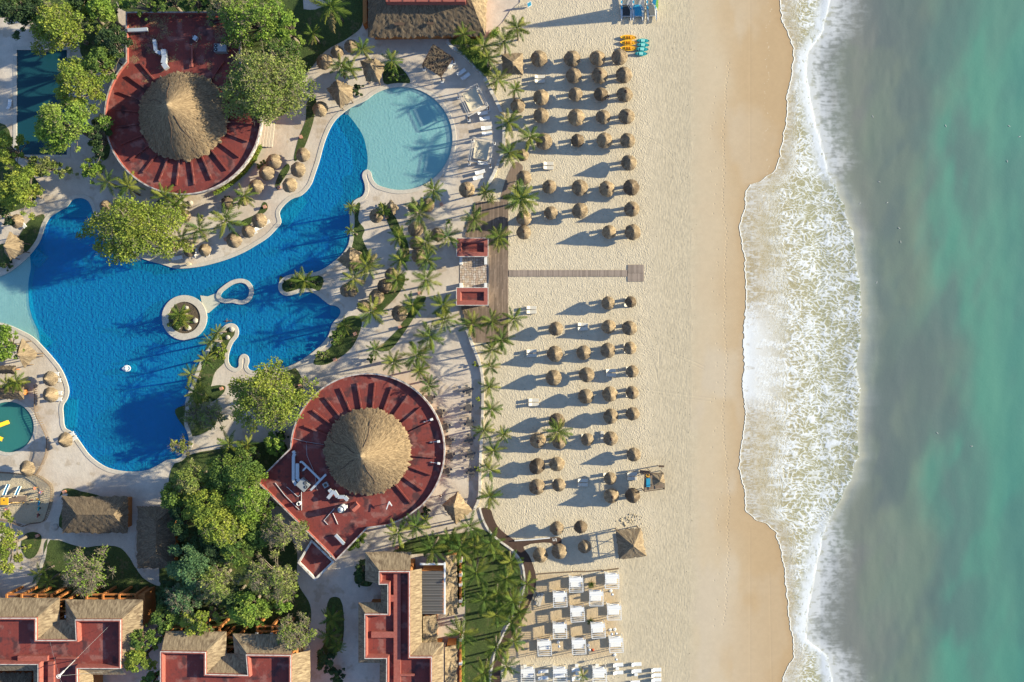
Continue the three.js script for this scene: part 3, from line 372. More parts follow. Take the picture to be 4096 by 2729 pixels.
roundBuilding({ name: 'round_restaurant', label: 'round red-roofed restaurant with thatched cone beside the dining tables near the beach', h: 4.8, c: [1470, 1803], R: 309, cone: [1470, 1806], coneR: 173, coneH: 6.2, ribs: 24, skip: (a) => a > rad(62) && a < rad(180), sd: 8, seams: [1.3, 2.6, 3.5, 4.9], outline: [...arcPts(1470, 1803, 310, 187.6, 406, 56), [1623, 2073], [1552, 2103], [1469, 2114], [1343, 2245], [1026, 1927], [1160, 1793]] });
{ const h = 3.6, w = plan([[1245, 2158], [1338, 2248], [1260, 2324], [1189, 2252]].map(([x, y]) => [x, y]), h), t = thing('annex', 'small low red-roofed annex at the corner of the beach restaurant', 'building');
  part(t, 'wall', slabW(w, 0, h - .5), M.whiteWall); part(t, 'roof', sheetW(offset(w, -.2), h - .45), M.redRoof); part(t, 'parapet', sweep(w, [[0, h - .8], [0, h], [-.35, h], [-.36, h - .46]]), M.whiteWall); }
// rooftop plant
{ const roofA = scene.getObjectByName('round_restaurant').children.find((o) => o.name === 'roof'), f = rng(61), pos = [], idx = []; let k = 0; while (k < 2600) { const x = rr(506, 955, f), y = rr(52, 330, f), d = fbm(x / 38, y / 30, 3); if (d < .52 + .25 * f() || Math.hypot(x - 731, y - 463) < 190) { if (f() < .02) k++; continue; } k++; const [X, Z] = G(x, y, 4.26), s = rr(.05, .14, f), q = f() * 6.28, o = pos.length / 3; for (const t of [0, 2, 4]) pos.push(X + s * Math.cos(q + t), 4.262 + .03 * f(), Z + s * Math.sin(q + t)); idx.push(o, o + 2, o + 1); } const m = part(roofA, 'leaf_litter', geom(pos, null, idx), mat([.26, .17, .085], 1)); m.userData.kind = 'stuff'; }
const RY = 4.26;
const roofPt = (x, y, e = 0) => { const [X, Z] = G(x, y, RY + e); return [X, RY + e, Z]; };
function duct(label, pts, w, e = .55, m = M.metal, name = 'air_duct') { const t = thing(name, label, 'duct'); for (let i = 1; i < pts.length; i++) part(t, 'duct_section', beam(roofPt(...pts[i - 1], e - .002 * i), roofPt(...pts[i], e - .002 * i), w - .01 * (i % 2), w * .8), m); for (const p of [pts[0], pts[pts.length - 1]]) { const q = roofPt(...p, 0); part(t, 'support', bx(.14, e, .14, q[0], RY + e / 2 - .04, q[2]), M.greyMetal); } return t; }
const zb = (x, y) => [1100 + x / 3.92, 1700 + y / 3.92];
duct('long pale air duct with a hooked end on the beach restaurant roof', [zb(285, 410), zb(310, 450), zb(290, 490), zb(290, 870), zb(335, 945)], .52);
duct('short pale air duct beside the cooling unit on the restaurant roof', [zb(352, 605), zb(352, 850), zb(400, 890)], .6);
duct('thin pale duct running diagonally to a branch on the restaurant roof', [zb(395, 585), zb(420, 575), zb(705, 855)], .34); duct('branching duct with two round outlets on the restaurant roof', [zb(800, 775), zb(560, 1025)], .38);
duct('stubby duct between the thin duct and the long one', [zb(500, 650), zb(440, 715)], .3);
duct('white crooked duct near the thatched cone on the restaurant roof', [zb(830, 1150), zb(925, 1035), zb(985, 1130), zb(1090, 1128), zb(1140, 1180)], .6, .8, M.metal); duct('white hood at the end of the crooked duct', [zb(850, 1010), zb(880, 1050)], .6, .75, M.metal);
function unit(label, [x, y], w, d, turn, fans, hh = 1.1) { const q = roofPt(x, y, hh), t = thing('cooling_unit', label, 'air conditioner', [q[0], RY, q[2]], turn); part(t, 'casing', rb(w, hh, d, .04, 0, hh / 2, 0), M.greyMetal); for (const [a, b] of fans) { part(t, 'fan_grille', new THREE.CylinderGeometry(.3, .3, .06, 20), M.dark, [a, hh + .03, b]); part(t, 'fan_hub', new THREE.CylinderGeometry(.08, .08, .05, 10), M.metal, [a, hh + .08, b]); } }
unit('grey rooftop cooling unit with two fans where the ducts meet', zb(435, 945), 1.9, 1.7, -rad(42), [[.05, -.55], [.6, -.1]]);
unit('pale rooftop cooling unit with two fans under the big tree', [880, 190], 2.2, 1.4, 0, [[-.75, -.32], [-.75, .35]]);
{ const q = roofPt(...zb(1030, 1330), 2), t = thing('exhaust_fan', 'round white exhaust tower with domed lid on the restaurant roof', 'exhaust fan', [q[0], RY, q[2]]); part(t, 'tower', new THREE.CylinderGeometry(.6, .64, 2, 24), M.white, [0, 1, 0]); part(t, 'rim', new THREE.TorusGeometry(.6, .07, 6, 24), M.dark, [0, 2.02, 0], [Math.PI / 2, 0, 0]); part(t, 'lid', new THREE.SphereGeometry(.5, 18, 6, 0, 6.29, 0, 1.2), M.metal, [0, 1.75, 0]); part(t, 'flange', bx(.7, .5, .5, .55, .9, -.3), M.white); }
{ const q = roofPt(...zb(365, 1240), .8), t = thing('vent_pipe', 'short round white vent pipe open at the top on the restaurant roof', 'vent', [q[0], RY, q[2]]); part(t, 'pipe', new THREE.LatheGeometry([[.24, 0], [.24, .8], [.34, .82], [.36, .74], [.36, 0]].map(([a, b]) => new THREE.Vector2(a, b)), 20), M.white); part(t, 'mouth', new THREE.CylinderGeometry(.23, .23, .03, 18), M.dark, [0, .5, 0]); }
{ const q = roofPt(...zb(1255, 1285), .6), t = thing('roof_hatch', 'small red gabled hatch on the restaurant roof', 'hatch', [q[0], RY, q[2]], rad(42)); part(t, 'box', bx(1.3, .7, 1.1, 0, .35, 0), M.redTrim); part(t, 'gable', face([-.7, .7, .6], [.7, .7, .6], [.7, 1.1, 0], [-.7, 1.1, 0], 4, { nu: 2, nv: 2, lump: 0, ragged: 0 }), M.redTrim); part(t, 'gable', face([.7, .7, -.6], [-.7, .7, -.6], [-.7, 1.1, 0], [.7, 1.1, 0], 5, { nu: 2, nv: 2, lump: 0, ragged: 0 }), M.redTrim); }
{ const q = roofPt(...zb(790, 945), .5), t = thing('vent_box', 'square vent box with round grille on the restaurant roof', 'vent', [q[0], RY, q[2]], rad(30)); part(t, 'box', bx(.9, .5, .9, 0, .25, 0), M.greyMetal); part(t, 'grille', new THREE.CylinderGeometry(.28, .28, .04, 16), M.brown, [0, .52, 0]); }
for (const [l, a] of [['thin pipe crossing the restaurant roof towards the vent pipe', [zb(0, 910), zb(150, 1105), zb(330, 1285), zb(380, 1335)]], ['thin bent pipe near the cooling unit', [zb(180, 970), zb(360, 1130), zb(390, 1100)]], ['pale straight pipe leaving the cooling unit', [zb(412, 1050), zb(415, 1340)]], ['bent pipe leaving the exhaust tower', [zb(930, 1310), zb(765, 1500), zb(830, 1568)]], ['straight pipe running to the roof edge from the exhaust tower', [zb(905, 1380), zb(985, 1560)]], ['curved grey cable along the roof near the thatched cone', [zb(270, 210), zb(490, 265), zb(760, 310)]], ['grey cable running down the shaded roof to the duct', [zb(490, 270), zb(500, 480), zb(620, 760), zb(660, 1020)]]]) { const t = thing('roof_pipe', l, 'pipe'); for (let i = 1; i < a.length; i++) part(t, 'pipe_run', bar(roofPt(...a[i - 1], .1), roofPt(...a[i], .1), l.includes('cable') ? .03 : .055), M.metal); }
{ const q = roofPt(1558, 2016, .8), t = thing('roof_antenna', 'white V-shaped antenna standing on the red roof', 'antenna', [q[0], RY, q[2]]); part(t, 'mast', new THREE.CylinderGeometry(.06, .06, 1.2, 8), M.white, [0, .6, 0]); part(t, 'arm', beam([0, 1.2, -.5], [-.5, 1.1, .9], .16, .1), M.white); part(t, 'arm', beam([0, 1.22, -.5], [.45, 1.12, .3], .16, .1), M.white); }
for (const [i, [x, y, a]] of [[1710, 1684, -.35], [1737, 1768, -.1], [1738, 1852, .12]].entries()) { const q = roofPt(x, y, .4), t = thing('roof_floodlight', `white floodlight at the roof rim facing the dining tables, ${ORD[i]} from the wading pool`, 'floodlight', [q[0], RY, q[2]], -a); part(t, 'arm', bar([-.9, .15, 0], [.6, .45, 0], .04), M.white); part(t, 'lamp_head', rb(.5, .22, .42, .05, .75, .5, 0), M.white); part(t, 'stand', bx(.2, .3, .2, -.6, .12, 0), M.greyMetal); }
duct('pale horizontal duct near the annex wall of the poolside building', [[512, 122], [570, 120], [590, 118]], .62); duct('bent silver duct in the middle of the annex roof', [[618, 160], [624, 205], [645, 215]], .6, .6); duct('wide silver duct dropping towards the thatched cone', [[655, 200], [660, 230], [655, 255], [668, 275]], .85, .75); duct('small silver stub on the annex roof near the cooling unit', [[776, 150], [788, 158]], .8, .7);
duct('red painted pipe rack on the annex roof', [[768, 180], [768, 268]], .3, .4, M.redTrim, 'pipe_rack'); duct('blue and white tank box at the annex end of the beach restaurant', [[1342, 2140], [1376, 2176]], .5, .5, M.metal, 'roof_tank');
{ const e = plan([[1078, 485], [1095, 480], [1088, 590], [1048, 575]], 0); const t = thing('garden_stairs', 'pale stepped stairs curving up to the poolside round building', 'stairs'); for (let k = 0; k < 6; k++) { const x0 = 1040 + k * 10; part(t, 'step', slabW(plan([[x0, 478 + k], [x0 + 9.4, 479 + k], [x0 - 6 + k, 590], [x0 - 15 + k, 588]]), .001, .9 - k * .15), M.paleStone); } }

// ---------------------------------------------------------------- thatched hotel blocks along the foot of the picture
function skirt(parent, pts, h, out, drop, m, sd) { const w = fine(plan(pts, h), .5, false), f = rng(sd), w2 = w.map(([x, z]) => [x, z]); part(parent, 'thatch_eave', sweep(w2, [[.02, h - .55], [out * .33, h - .55 - drop * .3], [out * .66, h - .55 - drop * .64], [out, h - .55 - drop], [out - .05, h - .9 - drop]], false, .16), m);
  const lo = offset(w, out - .05, false), hi = offset(w, .05, false), q = []; for (let i = 1; i < w.length; i++) q.push([[lo[i - 1][0], h - .55 - drop, lo[i - 1][1]], [lo[i][0], h - .55 - drop, lo[i][1]], [hi[i][0], h - .55, hi[i][1]], [hi[i - 1][0], h - .55, hi[i - 1][1]]]); const s = part(parent, 'loose_straw', straw(q, w.length * 16, sd), M.thatchPale); s.userData.kind = 'stuff'; }
function hotel(o) {
  const { h, poly } = o, w = plan(poly, h), t = thing(o.name, o.label, 'building'); part(t, 'wall', slabW(w, 0, h - 1.2), M.ochre); const roof = part(t, 'roof', sheetW(offset(w, -.2), h - 1.15), M.redRoof);
  part(t, 'parapet', sweep(w, [[0, h - 1.3], [0, h - .02], [-.02, h], [-.3, h], [-.32, h - .02], [-.42, h - 1.16]]), M.redTrim); part(t, 'parapet_edge', sweep(w, [[.012, h - .12], [.012, h + .008], [-.1, h + .008]]), M.whiteWall);
  for (const s of o.skirts) skirt(t, s.pts, h, s.out ?? 2.75, s.drop ?? 1.6, s.m ?? M.thatch, s.pts.length * 13 + s.pts[0][0] | 0);
  for (const [x0, y0, x1, y1] of o.beams ?? []) { const [X0_, Z0_] = G(x0, y0, h), [X1_, Z1_] = G(x1, y1, h); part(roof, 'upstand', bx(Math.abs(X1_ - X0_), .5, Math.abs(Z1_ - Z0_), (X0_ + X1_) / 2, h - .92, (Z0_ + Z1_) / 2), M.redTrim); }
  return t;
}
const nE = [[-300, 2473], [143, 2473], [143, 2562], [303, 2562], [299, 2480], [482, 2480], [482, 2676]], nF = [[640, 2900], [640, 2607], [822, 2610], [822, 2698], [990, 2702], [983, 2620], [1163, 2622], [1163, 2900]];
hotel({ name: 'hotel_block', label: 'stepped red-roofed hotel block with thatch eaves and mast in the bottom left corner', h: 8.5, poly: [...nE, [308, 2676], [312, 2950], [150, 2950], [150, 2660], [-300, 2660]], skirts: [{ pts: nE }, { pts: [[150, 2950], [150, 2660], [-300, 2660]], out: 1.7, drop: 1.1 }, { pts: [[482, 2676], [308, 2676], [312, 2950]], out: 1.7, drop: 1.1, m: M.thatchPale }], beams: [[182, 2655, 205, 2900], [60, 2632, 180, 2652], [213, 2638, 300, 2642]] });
hotel({ name: 'hotel_block', label: 'red-roofed hotel block with thatch eaves between the trees at the bottom', h: 8.5, poly: nF, skirts: [{ pts: nF.slice(1, 7) }, { pts: nF.slice(6), m: M.thatchPale }], beams: [] });  // east eave tinted paler to read as its sunlit side
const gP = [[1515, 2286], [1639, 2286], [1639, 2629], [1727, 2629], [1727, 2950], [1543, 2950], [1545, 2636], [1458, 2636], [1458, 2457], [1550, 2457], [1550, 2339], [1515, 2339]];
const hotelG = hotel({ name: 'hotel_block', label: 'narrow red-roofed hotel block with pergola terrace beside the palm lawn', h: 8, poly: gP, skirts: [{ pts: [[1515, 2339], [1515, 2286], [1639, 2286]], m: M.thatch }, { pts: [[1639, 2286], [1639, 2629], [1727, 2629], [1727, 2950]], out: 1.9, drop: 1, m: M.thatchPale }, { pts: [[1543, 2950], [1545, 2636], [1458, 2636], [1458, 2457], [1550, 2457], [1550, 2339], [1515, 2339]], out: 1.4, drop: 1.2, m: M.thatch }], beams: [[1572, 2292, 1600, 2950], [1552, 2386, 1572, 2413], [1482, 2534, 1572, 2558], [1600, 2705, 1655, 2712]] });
{ // terrace pergola and lower thatch on the seaward side of the narrow block
  const h = 5.6, t = thing('pergola_terrace', 'dark slatted pergola roof with white edge beside the narrow hotel block', 'pergola'), [a, b] = G(1686, 2287, h), [c, d] = G(1772, 2458, h); part(t, 'terrace_wall', slabW([[a, b], [c + .3, b], [c + .3, d], [a, d]], 0, h - .6), M.ochre); part(t, 'edge_beam', bx(.3, .35, d - b + 1.6, c + .3, h - .1, (b + d) / 2 - .8), M.white); part(t, 'edge_beam', bx(c - a + .6, .33, .3, (a + c) / 2, h - .1, b - 1.3), M.white);
  M.slats = [[.085, .082, .08], [.11, .105, .10], [.065, .062, .06], [.14, .13, .12]].map((q) => mat(q, .85)); for (let z = b, k = 0; z < d; z += .235, k++) part(t, 'slat', M.slatG ??= bx(c - a, .1, .19), M.slats[k * 7 % 4], [(a + c) / 2 + .08 * Math.sin(k * 2.3), h + .06 + .02 * Math.sin(k * 1.7), z]); }
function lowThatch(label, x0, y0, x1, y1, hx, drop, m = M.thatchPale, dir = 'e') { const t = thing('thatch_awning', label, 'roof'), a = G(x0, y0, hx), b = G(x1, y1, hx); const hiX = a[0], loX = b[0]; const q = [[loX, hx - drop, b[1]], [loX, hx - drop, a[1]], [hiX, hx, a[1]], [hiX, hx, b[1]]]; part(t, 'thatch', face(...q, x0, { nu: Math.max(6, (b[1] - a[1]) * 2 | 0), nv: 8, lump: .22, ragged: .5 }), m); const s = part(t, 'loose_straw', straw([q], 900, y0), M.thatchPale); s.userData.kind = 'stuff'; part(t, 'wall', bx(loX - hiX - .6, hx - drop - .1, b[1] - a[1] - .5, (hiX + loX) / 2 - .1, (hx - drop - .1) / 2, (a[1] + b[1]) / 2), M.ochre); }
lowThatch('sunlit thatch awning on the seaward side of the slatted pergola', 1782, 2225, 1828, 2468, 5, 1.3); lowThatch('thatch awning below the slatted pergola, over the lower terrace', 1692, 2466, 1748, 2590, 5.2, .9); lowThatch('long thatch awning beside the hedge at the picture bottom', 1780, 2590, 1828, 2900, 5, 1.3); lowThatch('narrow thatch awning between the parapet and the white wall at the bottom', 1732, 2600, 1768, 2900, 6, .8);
single('terrace_wall', 'white terrace wall between two thatch awnings at the bottom edge', 'wall', slabW(plan([[1770, 2610], [1777, 2610], [1777, 2900], [1770, 2900]], 4.5), 0, 4.9), M.white);
{ const t = thing('garden_wall', 'ochre garden wall with white piers along the palm lawn', 'wall'); part(t, 'wall_panel', slabW(plan([[1838, 2236], [1844, 2236], [1844, 2420], [1838, 2420]], 2), 0, 2), M.ochre); part(t, 'wall_panel', slabW(plan([[1838, 2550], [1844, 2550], [1844, 2900], [1838, 2900]], 2), 0, 2), M.ochre); for (const y of [2245, 2300, 2340, 2405, 2560, 2655]) { const [x, z] = G(1842, y, 2); part(t, 'pier', bx(.55, 2.2, .5, x, 1.1, z), M.white); } }
// orange garden pergolas in front of the hotel rooms
function trellis(label, x0, y0, x1, y1, h, nx) { const t = thing('garden_pergola', label, 'pergola'), a = G(x0, y0, h), b = G(x1, y1, h); for (let k = 0; k < 3; k++) part(t, 'beam', bx(b[0] - a[0] + .4, .28, .3, (a[0] + b[0]) / 2, h - .01 * k, mix(a[1], b[1], k / 2)), M.ochre); for (let i = 0; i <= nx; i++) { const x = mix(a[0], b[0], i / nx); part(t, 'cross_beam', bx(.3, .26, b[1] - a[1] + .3, x, h + .275, (a[1] + b[1]) / 2), M.ochre); for (const z of [a[1], b[1]]) { part(t, 'post', bx(.42, h - .16, .42, x, (h - .16) / 2, z), M.ochre); } part(t, 'post_cap', bx(.5, .12, .5, x, h + .47, mix(a[1], b[1], .7)), M.white); } }
trellis('orange garden pergola in front of the left hotel block, left one', 30, 2378, 210, 2408, 4.2, 3); trellis('orange garden pergola in front of the left hotel block, right one', 350, 2378, 545, 2412, 4.2, 3); trellis('orange garden pergola in front of the middle hotel block, left one', 650, 2510, 880, 2545, 4.2, 3); trellis('orange garden pergola in front of the middle hotel block, right one', 1030, 2505, 1150, 2545, 4.2, 2); trellis('orange balcony frame in the notch of the left hotel block', 218, 2400, 270, 2490, 5, 1); trellis('orange balcony frame in the notch of the middle hotel block', 900, 2550, 950, 2625, 5, 1);
single('side_wall', 'tall orange wall at the east end of the left hotel block', 'wall', slabW(plan([[548, 2380], [580, 2372], [583, 2500], [550, 2510]], 4), 0, 4.2), M.ochre);
{ const [x, z] = G(290, 2648, 8), t = thing('roof_mast', 'tall guyed lattice mast leaning over the left hotel roof', 'mast', [x, 7.35, z]), top = [2.6, 9.5, -1.2]; part(t, 'mast_pole', bar([0, 0, 0], top, .07), M.white); for (const e of [[5, 0, 2], [-2, 0, 4.5], [6, 0, -6], [-4.5, 0, -4]]) part(t, 'guy_wire', bar(top.map((v) => v * .97), e, .02, 4), M.greyMetal); part(t, 'antenna', bar([1.8, 6.6, -.85], [2.5, 9.2, -1.15], .16), M.white); part(t, 'antenna_ring', new THREE.TorusGeometry(.3, .06, 6, 14), M.white, top, [Math.PI / 2, 0, 0]); }
// big thatched building at the top
{ const t = thing('thatched_hall', 'wide dark thatched hall with red ridge at the top edge', 'building'), e = 3.2, r = 6.8, P = (x, y, h) => { const [X, Z] = G(x, y, h); return [X, h, Z]; }; const a = P(1471, 152, e), b = P(1942, 145, e), c = P(1870, -35, r), d = P(1542, -35, r), a2 = P(1471, -260, e), b2 = P(1960, -260, e);
  const q = [[a, b, c, d], [b, b2, c, c], [a2, a, d, d]]; part(t, 'thatch_slope', face(a, b, c, d, 31, { nu: 60, nv: 22, lump: .25, ragged: .6 }), M.thatchGrey); part(t, 'thatch_slope', face(b, b2, c, c, 32, { nu: 40, nv: 14, lump: .2, ragged: .5 }), M.thatchPale); part(t, 'thatch_slope', face(a2, a, d, d, 33, { nu: 40, nv: 14, lump: .2 }), M.thatchGrey); part(t, 'thatch_slope', face(b2, a2, d, c, 34, { nu: 30, nv: 8 }), M.thatchGrey);  // paler tint on the east slope stands for sunlight on it
  const s = part(t, 'loose_straw', straw(q, 3600, 6), M.thatch); s.userData.kind = 'stuff'; const [x0, z0] = G(1545, 12, 6.6), [x1, z1] = G(1862, -60, 6.6); part(t, 'ridge_wall', bx(x1 - x0, 1.5, Math.abs(z1 - z0), (x0 + x1) / 2, 6.4, (z0 + z1) / 2), M.redTrim); for (let k = 0; k < 6; k++) part(t, 'ridge_rib', bx(.14, .06, -(z1 - z0), mix(x0, x1, (k + .3) / 6), 7.18, (z0 + z1) / 2), M.redRoof); part(t, 'wall', slabW(plan([[1490, 135], [1930, 130], [1930, -250], [1490, -250]], 2.8), 0, 2.9), M.ochre); part(t, 'vent_slat', bx(1.7, .1, .5, ...P(1598, 98, 4.3).map((v, i) => i === 1 ? v + .25 : v)), M.brown); part(t, 'vent_slat', bx(1.2, .1, .4, ...P(1722, 96, 4.35).map((v, i) => i === 1 ? v + .25 : v)), M.brown); }
single('side_wall', 'dark wall beside the path left of the thatched hall', 'wall', slabW(plan([[1452, -200], [1468, -200], [1468, 90], [1452, 100]], 2.2), 0, 2.4), M.ochre);

// ---------------------------------------------------------------- the two beach-bar pavilions with the stone court between
function pavilion(label, x0, y0, x1, y1, h) { const t = thing('red_pavilion', label, 'pavilion'), w = plan([[x0, y0], [x1, y0], [x1, y1], [x0, y1]], h); part(t, 'wall', slabW(offset(w, -.25), 0, h - .45), M.whiteWall); part(t, 'roof_edge', sweep(w, [[0, h - .5], [0, h], [-.04, h + .03], [-.75, h + .03], [-.78, h]]), M.redTrim); part(t, 'roof_slope', sweep(w, [[-.78, h + .002], [-.95, h - .5]]), M.redTrim); const r = part(t, 'roof', sheetW(offset(w, -.9), h - .44), M.redTrim); const [a, b] = offset(w, -.95)[0], [c, d] = offset(w, -.95)[2]; for (let z = b + .12, k = 0; z < d; z += .32, k++) part(r, 'tile_row', bx(c - a - .02, .035, .28, (a + c) / 2, h - .42, z), M.redRoof); part(t, 'edge_trim', sweep(w, [[.012, h - .1], [.014, h + .036], [-.08, h + .036]]), M.whiteWall); }
pavilion('red flat-roofed pavilion at the timber deck, upper of the pair', 1826, 952, 1953, 1027, 3.4); pavilion('red flat-roofed pavilion at the timber deck, lower of the pair', 1825, 1150, 1953, 1222, 3.4);
for (const [i, [x0, y0, x1, y1]] of [[1838, 1026, 1849, 1058], [1937, 1026, 1948, 1058], [1838, 1132, 1849, 1152], [1937, 1132, 1948, 1152]].entries()) single('low_wall', `white stub wall by the stone court, ${['left under the upper', 'right under the upper', 'left above the lower', 'right above the lower'][i]} pavilion`, 'wall', slabW(plan([[x0, y0], [x1, y0], [x1, y1], [x0, y1]], .8), 0, .85), M.white);
{ // irregular flagstones
  const t = struct('stone_court', slabW(plan([[1838, 1024], [1950, 1024], [1950, 1152], [1838, 1152]]), -.05, .03), M.soil), tones = [[.44, .34, .27], [.50, .42, .34], [.40, .30, .23], [.47, .36, .26], [.53, .46, .39]].map((c) => mat(c, .9)), f = rng(17), nx = 12, ny = 13, P = []; for (let j = 0; j <= ny; j++) for (let i = 0; i <= nx; i++) P.push([1839 + 110 * i / nx + (i && i < nx ? rr(-3, 3, f) : 0), 1026 + 124 * j / ny + (j && j < ny ? rr(-3, 3, f) : 0)]);
  for (let j = 0; j < ny; j++) for (let i = 0; i < nx; i++) { const q = [P[j * (nx + 1) + i], P[j * (nx + 1) + i + 1], P[(j + 1) * (nx + 1) + i + 1], P[(j + 1) * (nx + 1) + i]], w = offset(plan(q), -.025); part(t, 'flagstone', slabW(w, .02, .06 + f() * .015), tones[f() * 5 | 0]); } }
// timber deck, boardwalk and platform, board by board
{ const t = struct('timber_deck', slabW(plan([[1906, 809], [2032, 809], [2032, 1370], [1898, 1370], [1863, 1297], [1955, 1225], [1955, 950], [1870, 950], [1876, 880]]), -.02, .16), M.darkWood), f = rng(23), left = (y) => y < 879 ? mix(1904, 1873, (y - 807) / 72) : y < 952 ? mix(1873, 1855, (y - 879) / 73) : y < 1225 ? 1954 : y < 1298 ? mix(1842, 1860, (y - 1225) / 73) : mix(1860, 1896, (y - 1298) / 74);
  for (let x = 1846; x < 2032; x += 5.2) { let y = 807; while (y < 1371) { const e = Math.min(1371, y + rr(60, 105, f)); let a = y, b = e; while (a < b && left(a) > x) a += 3; while (b > a && left(b - .5) > x) b -= 3; if (a < 952 && b > 952 && x < 1954) b = 952; if (b - a > 8) { const [X, Z] = G(x + 2.4, (a + b) / 2); part(t, 'board', bx(.205, .05, (b - a) * U - .02), M.woodTones[f() * 5 | 0], [X, .19 + f() * .006, Z]); } y = e; } } }
{ const t = struct('boardwalk', slabW(plan([[2034, 1083], [2510, 1083], [2510, 1105], [2034, 1105]]), .02, .13), M.darkWood), f = rng(29), g = bx(.165, .05, 1.2); for (let x = 2036; x < 2508; x += 4) { const [X, Z] = G(x + 2, 1094 + rr(-.6, .6, f)); part(t, 'board', g, M.greyTones[f() * 4 | 0], [X, .155, Z]); } }
{ const t = struct('boardwalk_platform', slabW(plan([[2511, 1061], [2573, 1061], [2573, 1125], [2511, 1125]]), .02, .14), M.darkWood), f = rng(31), g = bx(.17, .05, 1.5); for (let x = 2510; x < 2573; x += 4.05) for (let k = 0; k < 2; k++) { const [X, Z] = G(x + 2, 1076 + 34 * k); part(t, 'board', g, M.greyTones[f() * 4 | 0], [X, .165, Z]); } }
struct('plank_path', slabW(plan(smooth([[2003, 807], [2034, 807], [2046, 760], [2072, 705], [2092, 668], [2062, 648], [2030, 700], [2010, 760]], true, 4)), .08, .125), M.wood);
struct('timber_path', slabW(plan(smooth([[1925, 2034], [1960, 2036], [1976, 2078], [1998, 2114], [2043, 2150], [2058, 2158], [2196, 2150], [2243, 2152], [2243, 2179], [2212, 2181], [2208, 2172], [2094, 2187], [2116, 2221], [2138, 2279], [2145, 2324], [2134, 2377], [2112, 2431], [2089, 2480], [2055, 2535], [2020, 2600], [2003, 2680], [1995, 2850], [1958, 2850], [1964, 2729], [1972, 2672], [1984, 2614], [2004, 2569], [2020, 2533], [2040, 2498], [2096, 2380], [2100, 2288], [2087, 2243], [2055, 2200], [2006, 2163], [1966, 2128], [1940, 2084]], true, 3)), .02, .135), M.darkWood);
struct('path', slabW(plan(smooth([[158, 2300], [190, 2165], [205, 2080], [240, 1985], [270, 1975], [262, 2000], [235, 2105], [285, 2128], [340, 2145], [430, 2130], [500, 2120], [525, 2060], [545, 2060], [545, 2260], [640, 2330], [640, 2345], [570, 2310], [520, 2230], [480, 2190], [400, 2183], [330, 2190], [200, 2160], [180, 2240], [130, 2330], [60, 2350], [60, 2320]], true, 3)), -.02, .05), M.paleStone);
// stone walls along the sand
function stoneWall(label, pts, w, h) { const t = thing('beach_wall', label, 'wall'), W = fine(plan(pts), .25, false); part(t, 'core', sweep(W, [[w / 2 - .06, -.05], [w / 2 - .06, h - .04], [-w / 2 + .06, h - .04], [-w / 2 + .06, -.05]], false), M.whiteWall); const f = rng(pts.length), tones = [[.56, .51, .44], [.48, .44, .38], [.62, .58, .51], [.42, .38, .33]].map((c) => mat(c, .92)); let i = 0; while (i < W.length - 2) { const n = Math.min(W.length - 1 - i, 2 + (f() * 3 | 0)), a = W[i], b = W[i + n], L = Math.hypot(b[0] - a[0], b[1] - a[1]) - .03, g = bx(L, h + .02 + f() * .05, w + rr(-.06, .06, f)), p = g.attributes.position; part(t, 'stone', g, tones[f() * 4 | 0], [(a[0] + b[0]) / 2, h / 2 - .02, (a[1] + b[1]) / 2], [0, -Math.atan2(b[1] - a[1], b[0] - a[0]), 0]); i += n; } }
stoneWall('curved pale stone wall between the pool terrace and the umbrellas', wallN, .55, .62); stoneWall('white stone wall between the dining terrace and the sand', wallS, .5, .62);
single('lawn_kerb', 'pale curved kerb round the palm lawn', 'kerb', sweep(plan(kerbP), [[.16, -.05], [.16, .2], [-.16, .2], [-.16, -.05]], false), M.whiteWall);
single('retaining_wall', 'white retaining wall behind the southern thatch hut on the sand', 'wall', sweep(plan([[2058, 2161], [2130, 2157], [2200, 2150]]), [[.08, .05], [.08, .5], [-.08, .5], [-.08, .05]], false), M.white);

// ---------------------------------------------------------------- thatched umbrellas and small thatch huts
const capG = [1, 2, 3, 4, 5, 6].map((k) => coneGeo(1, 1.05, k * 5, { n: 34, rings: 8, tier: .3, lump: .10, droop: .16 })), tuftG = [1, 2, 3].map((k) => coneGeo(.24, .34, k * 9, { n: 14, rings: 3, droop: .02 }));
const strawG = [1, 2, 3].map((k) => coneStraw(1.01, 1.05, 260, k * 31)), poleG = new THREE.CylinderGeometry(.075, .085, 1, 8), tones = [M.thatch, M.thatch, M.thatchGrey, M.thatchPale];
let umbK = 0;
function umbrella(x, y, r, label, group, h = 1.9) {
  const k = umbK++, [X, Z] = G(x, y, 2.3), R = r * U, f = rng(k + 400), t = thing('thatch_umbrella', label, 'umbrella', [X, .03, Z], f() * 6.28, group), top = h + R * .98;
  const m = [M.thatch, M.thatch, M.thatchGrey, M.thatchPale, M.thatch][k * 7 % 5 === 4 ? 3 : k * 5 % 7 === 3 ? 2 : 0], c = part(t, 'thatch', capG[k % 6], m, [0, h - .05, 0]); c.scale.set(R * rr(.97, 1.04, f), R * rr(.92, 1.06, f), R * rr(.95, 1.03, f)); c.rotation.set(rr(-.05, .05, f), 0, rr(-.05, .05, f));
  const s = part(c, 'straw', strawG[k % 3], m); s.userData.kind = 'stuff'; part(c, 'peak', tuftG[k % 3], f() < .3 ? M.brown : M.thatch, [0, .86, 0]); const p = part(t, 'pole', poleG, M.pole, [0, top / 2 - .05, 0]); p.scale.y = top - .1; return t;
}
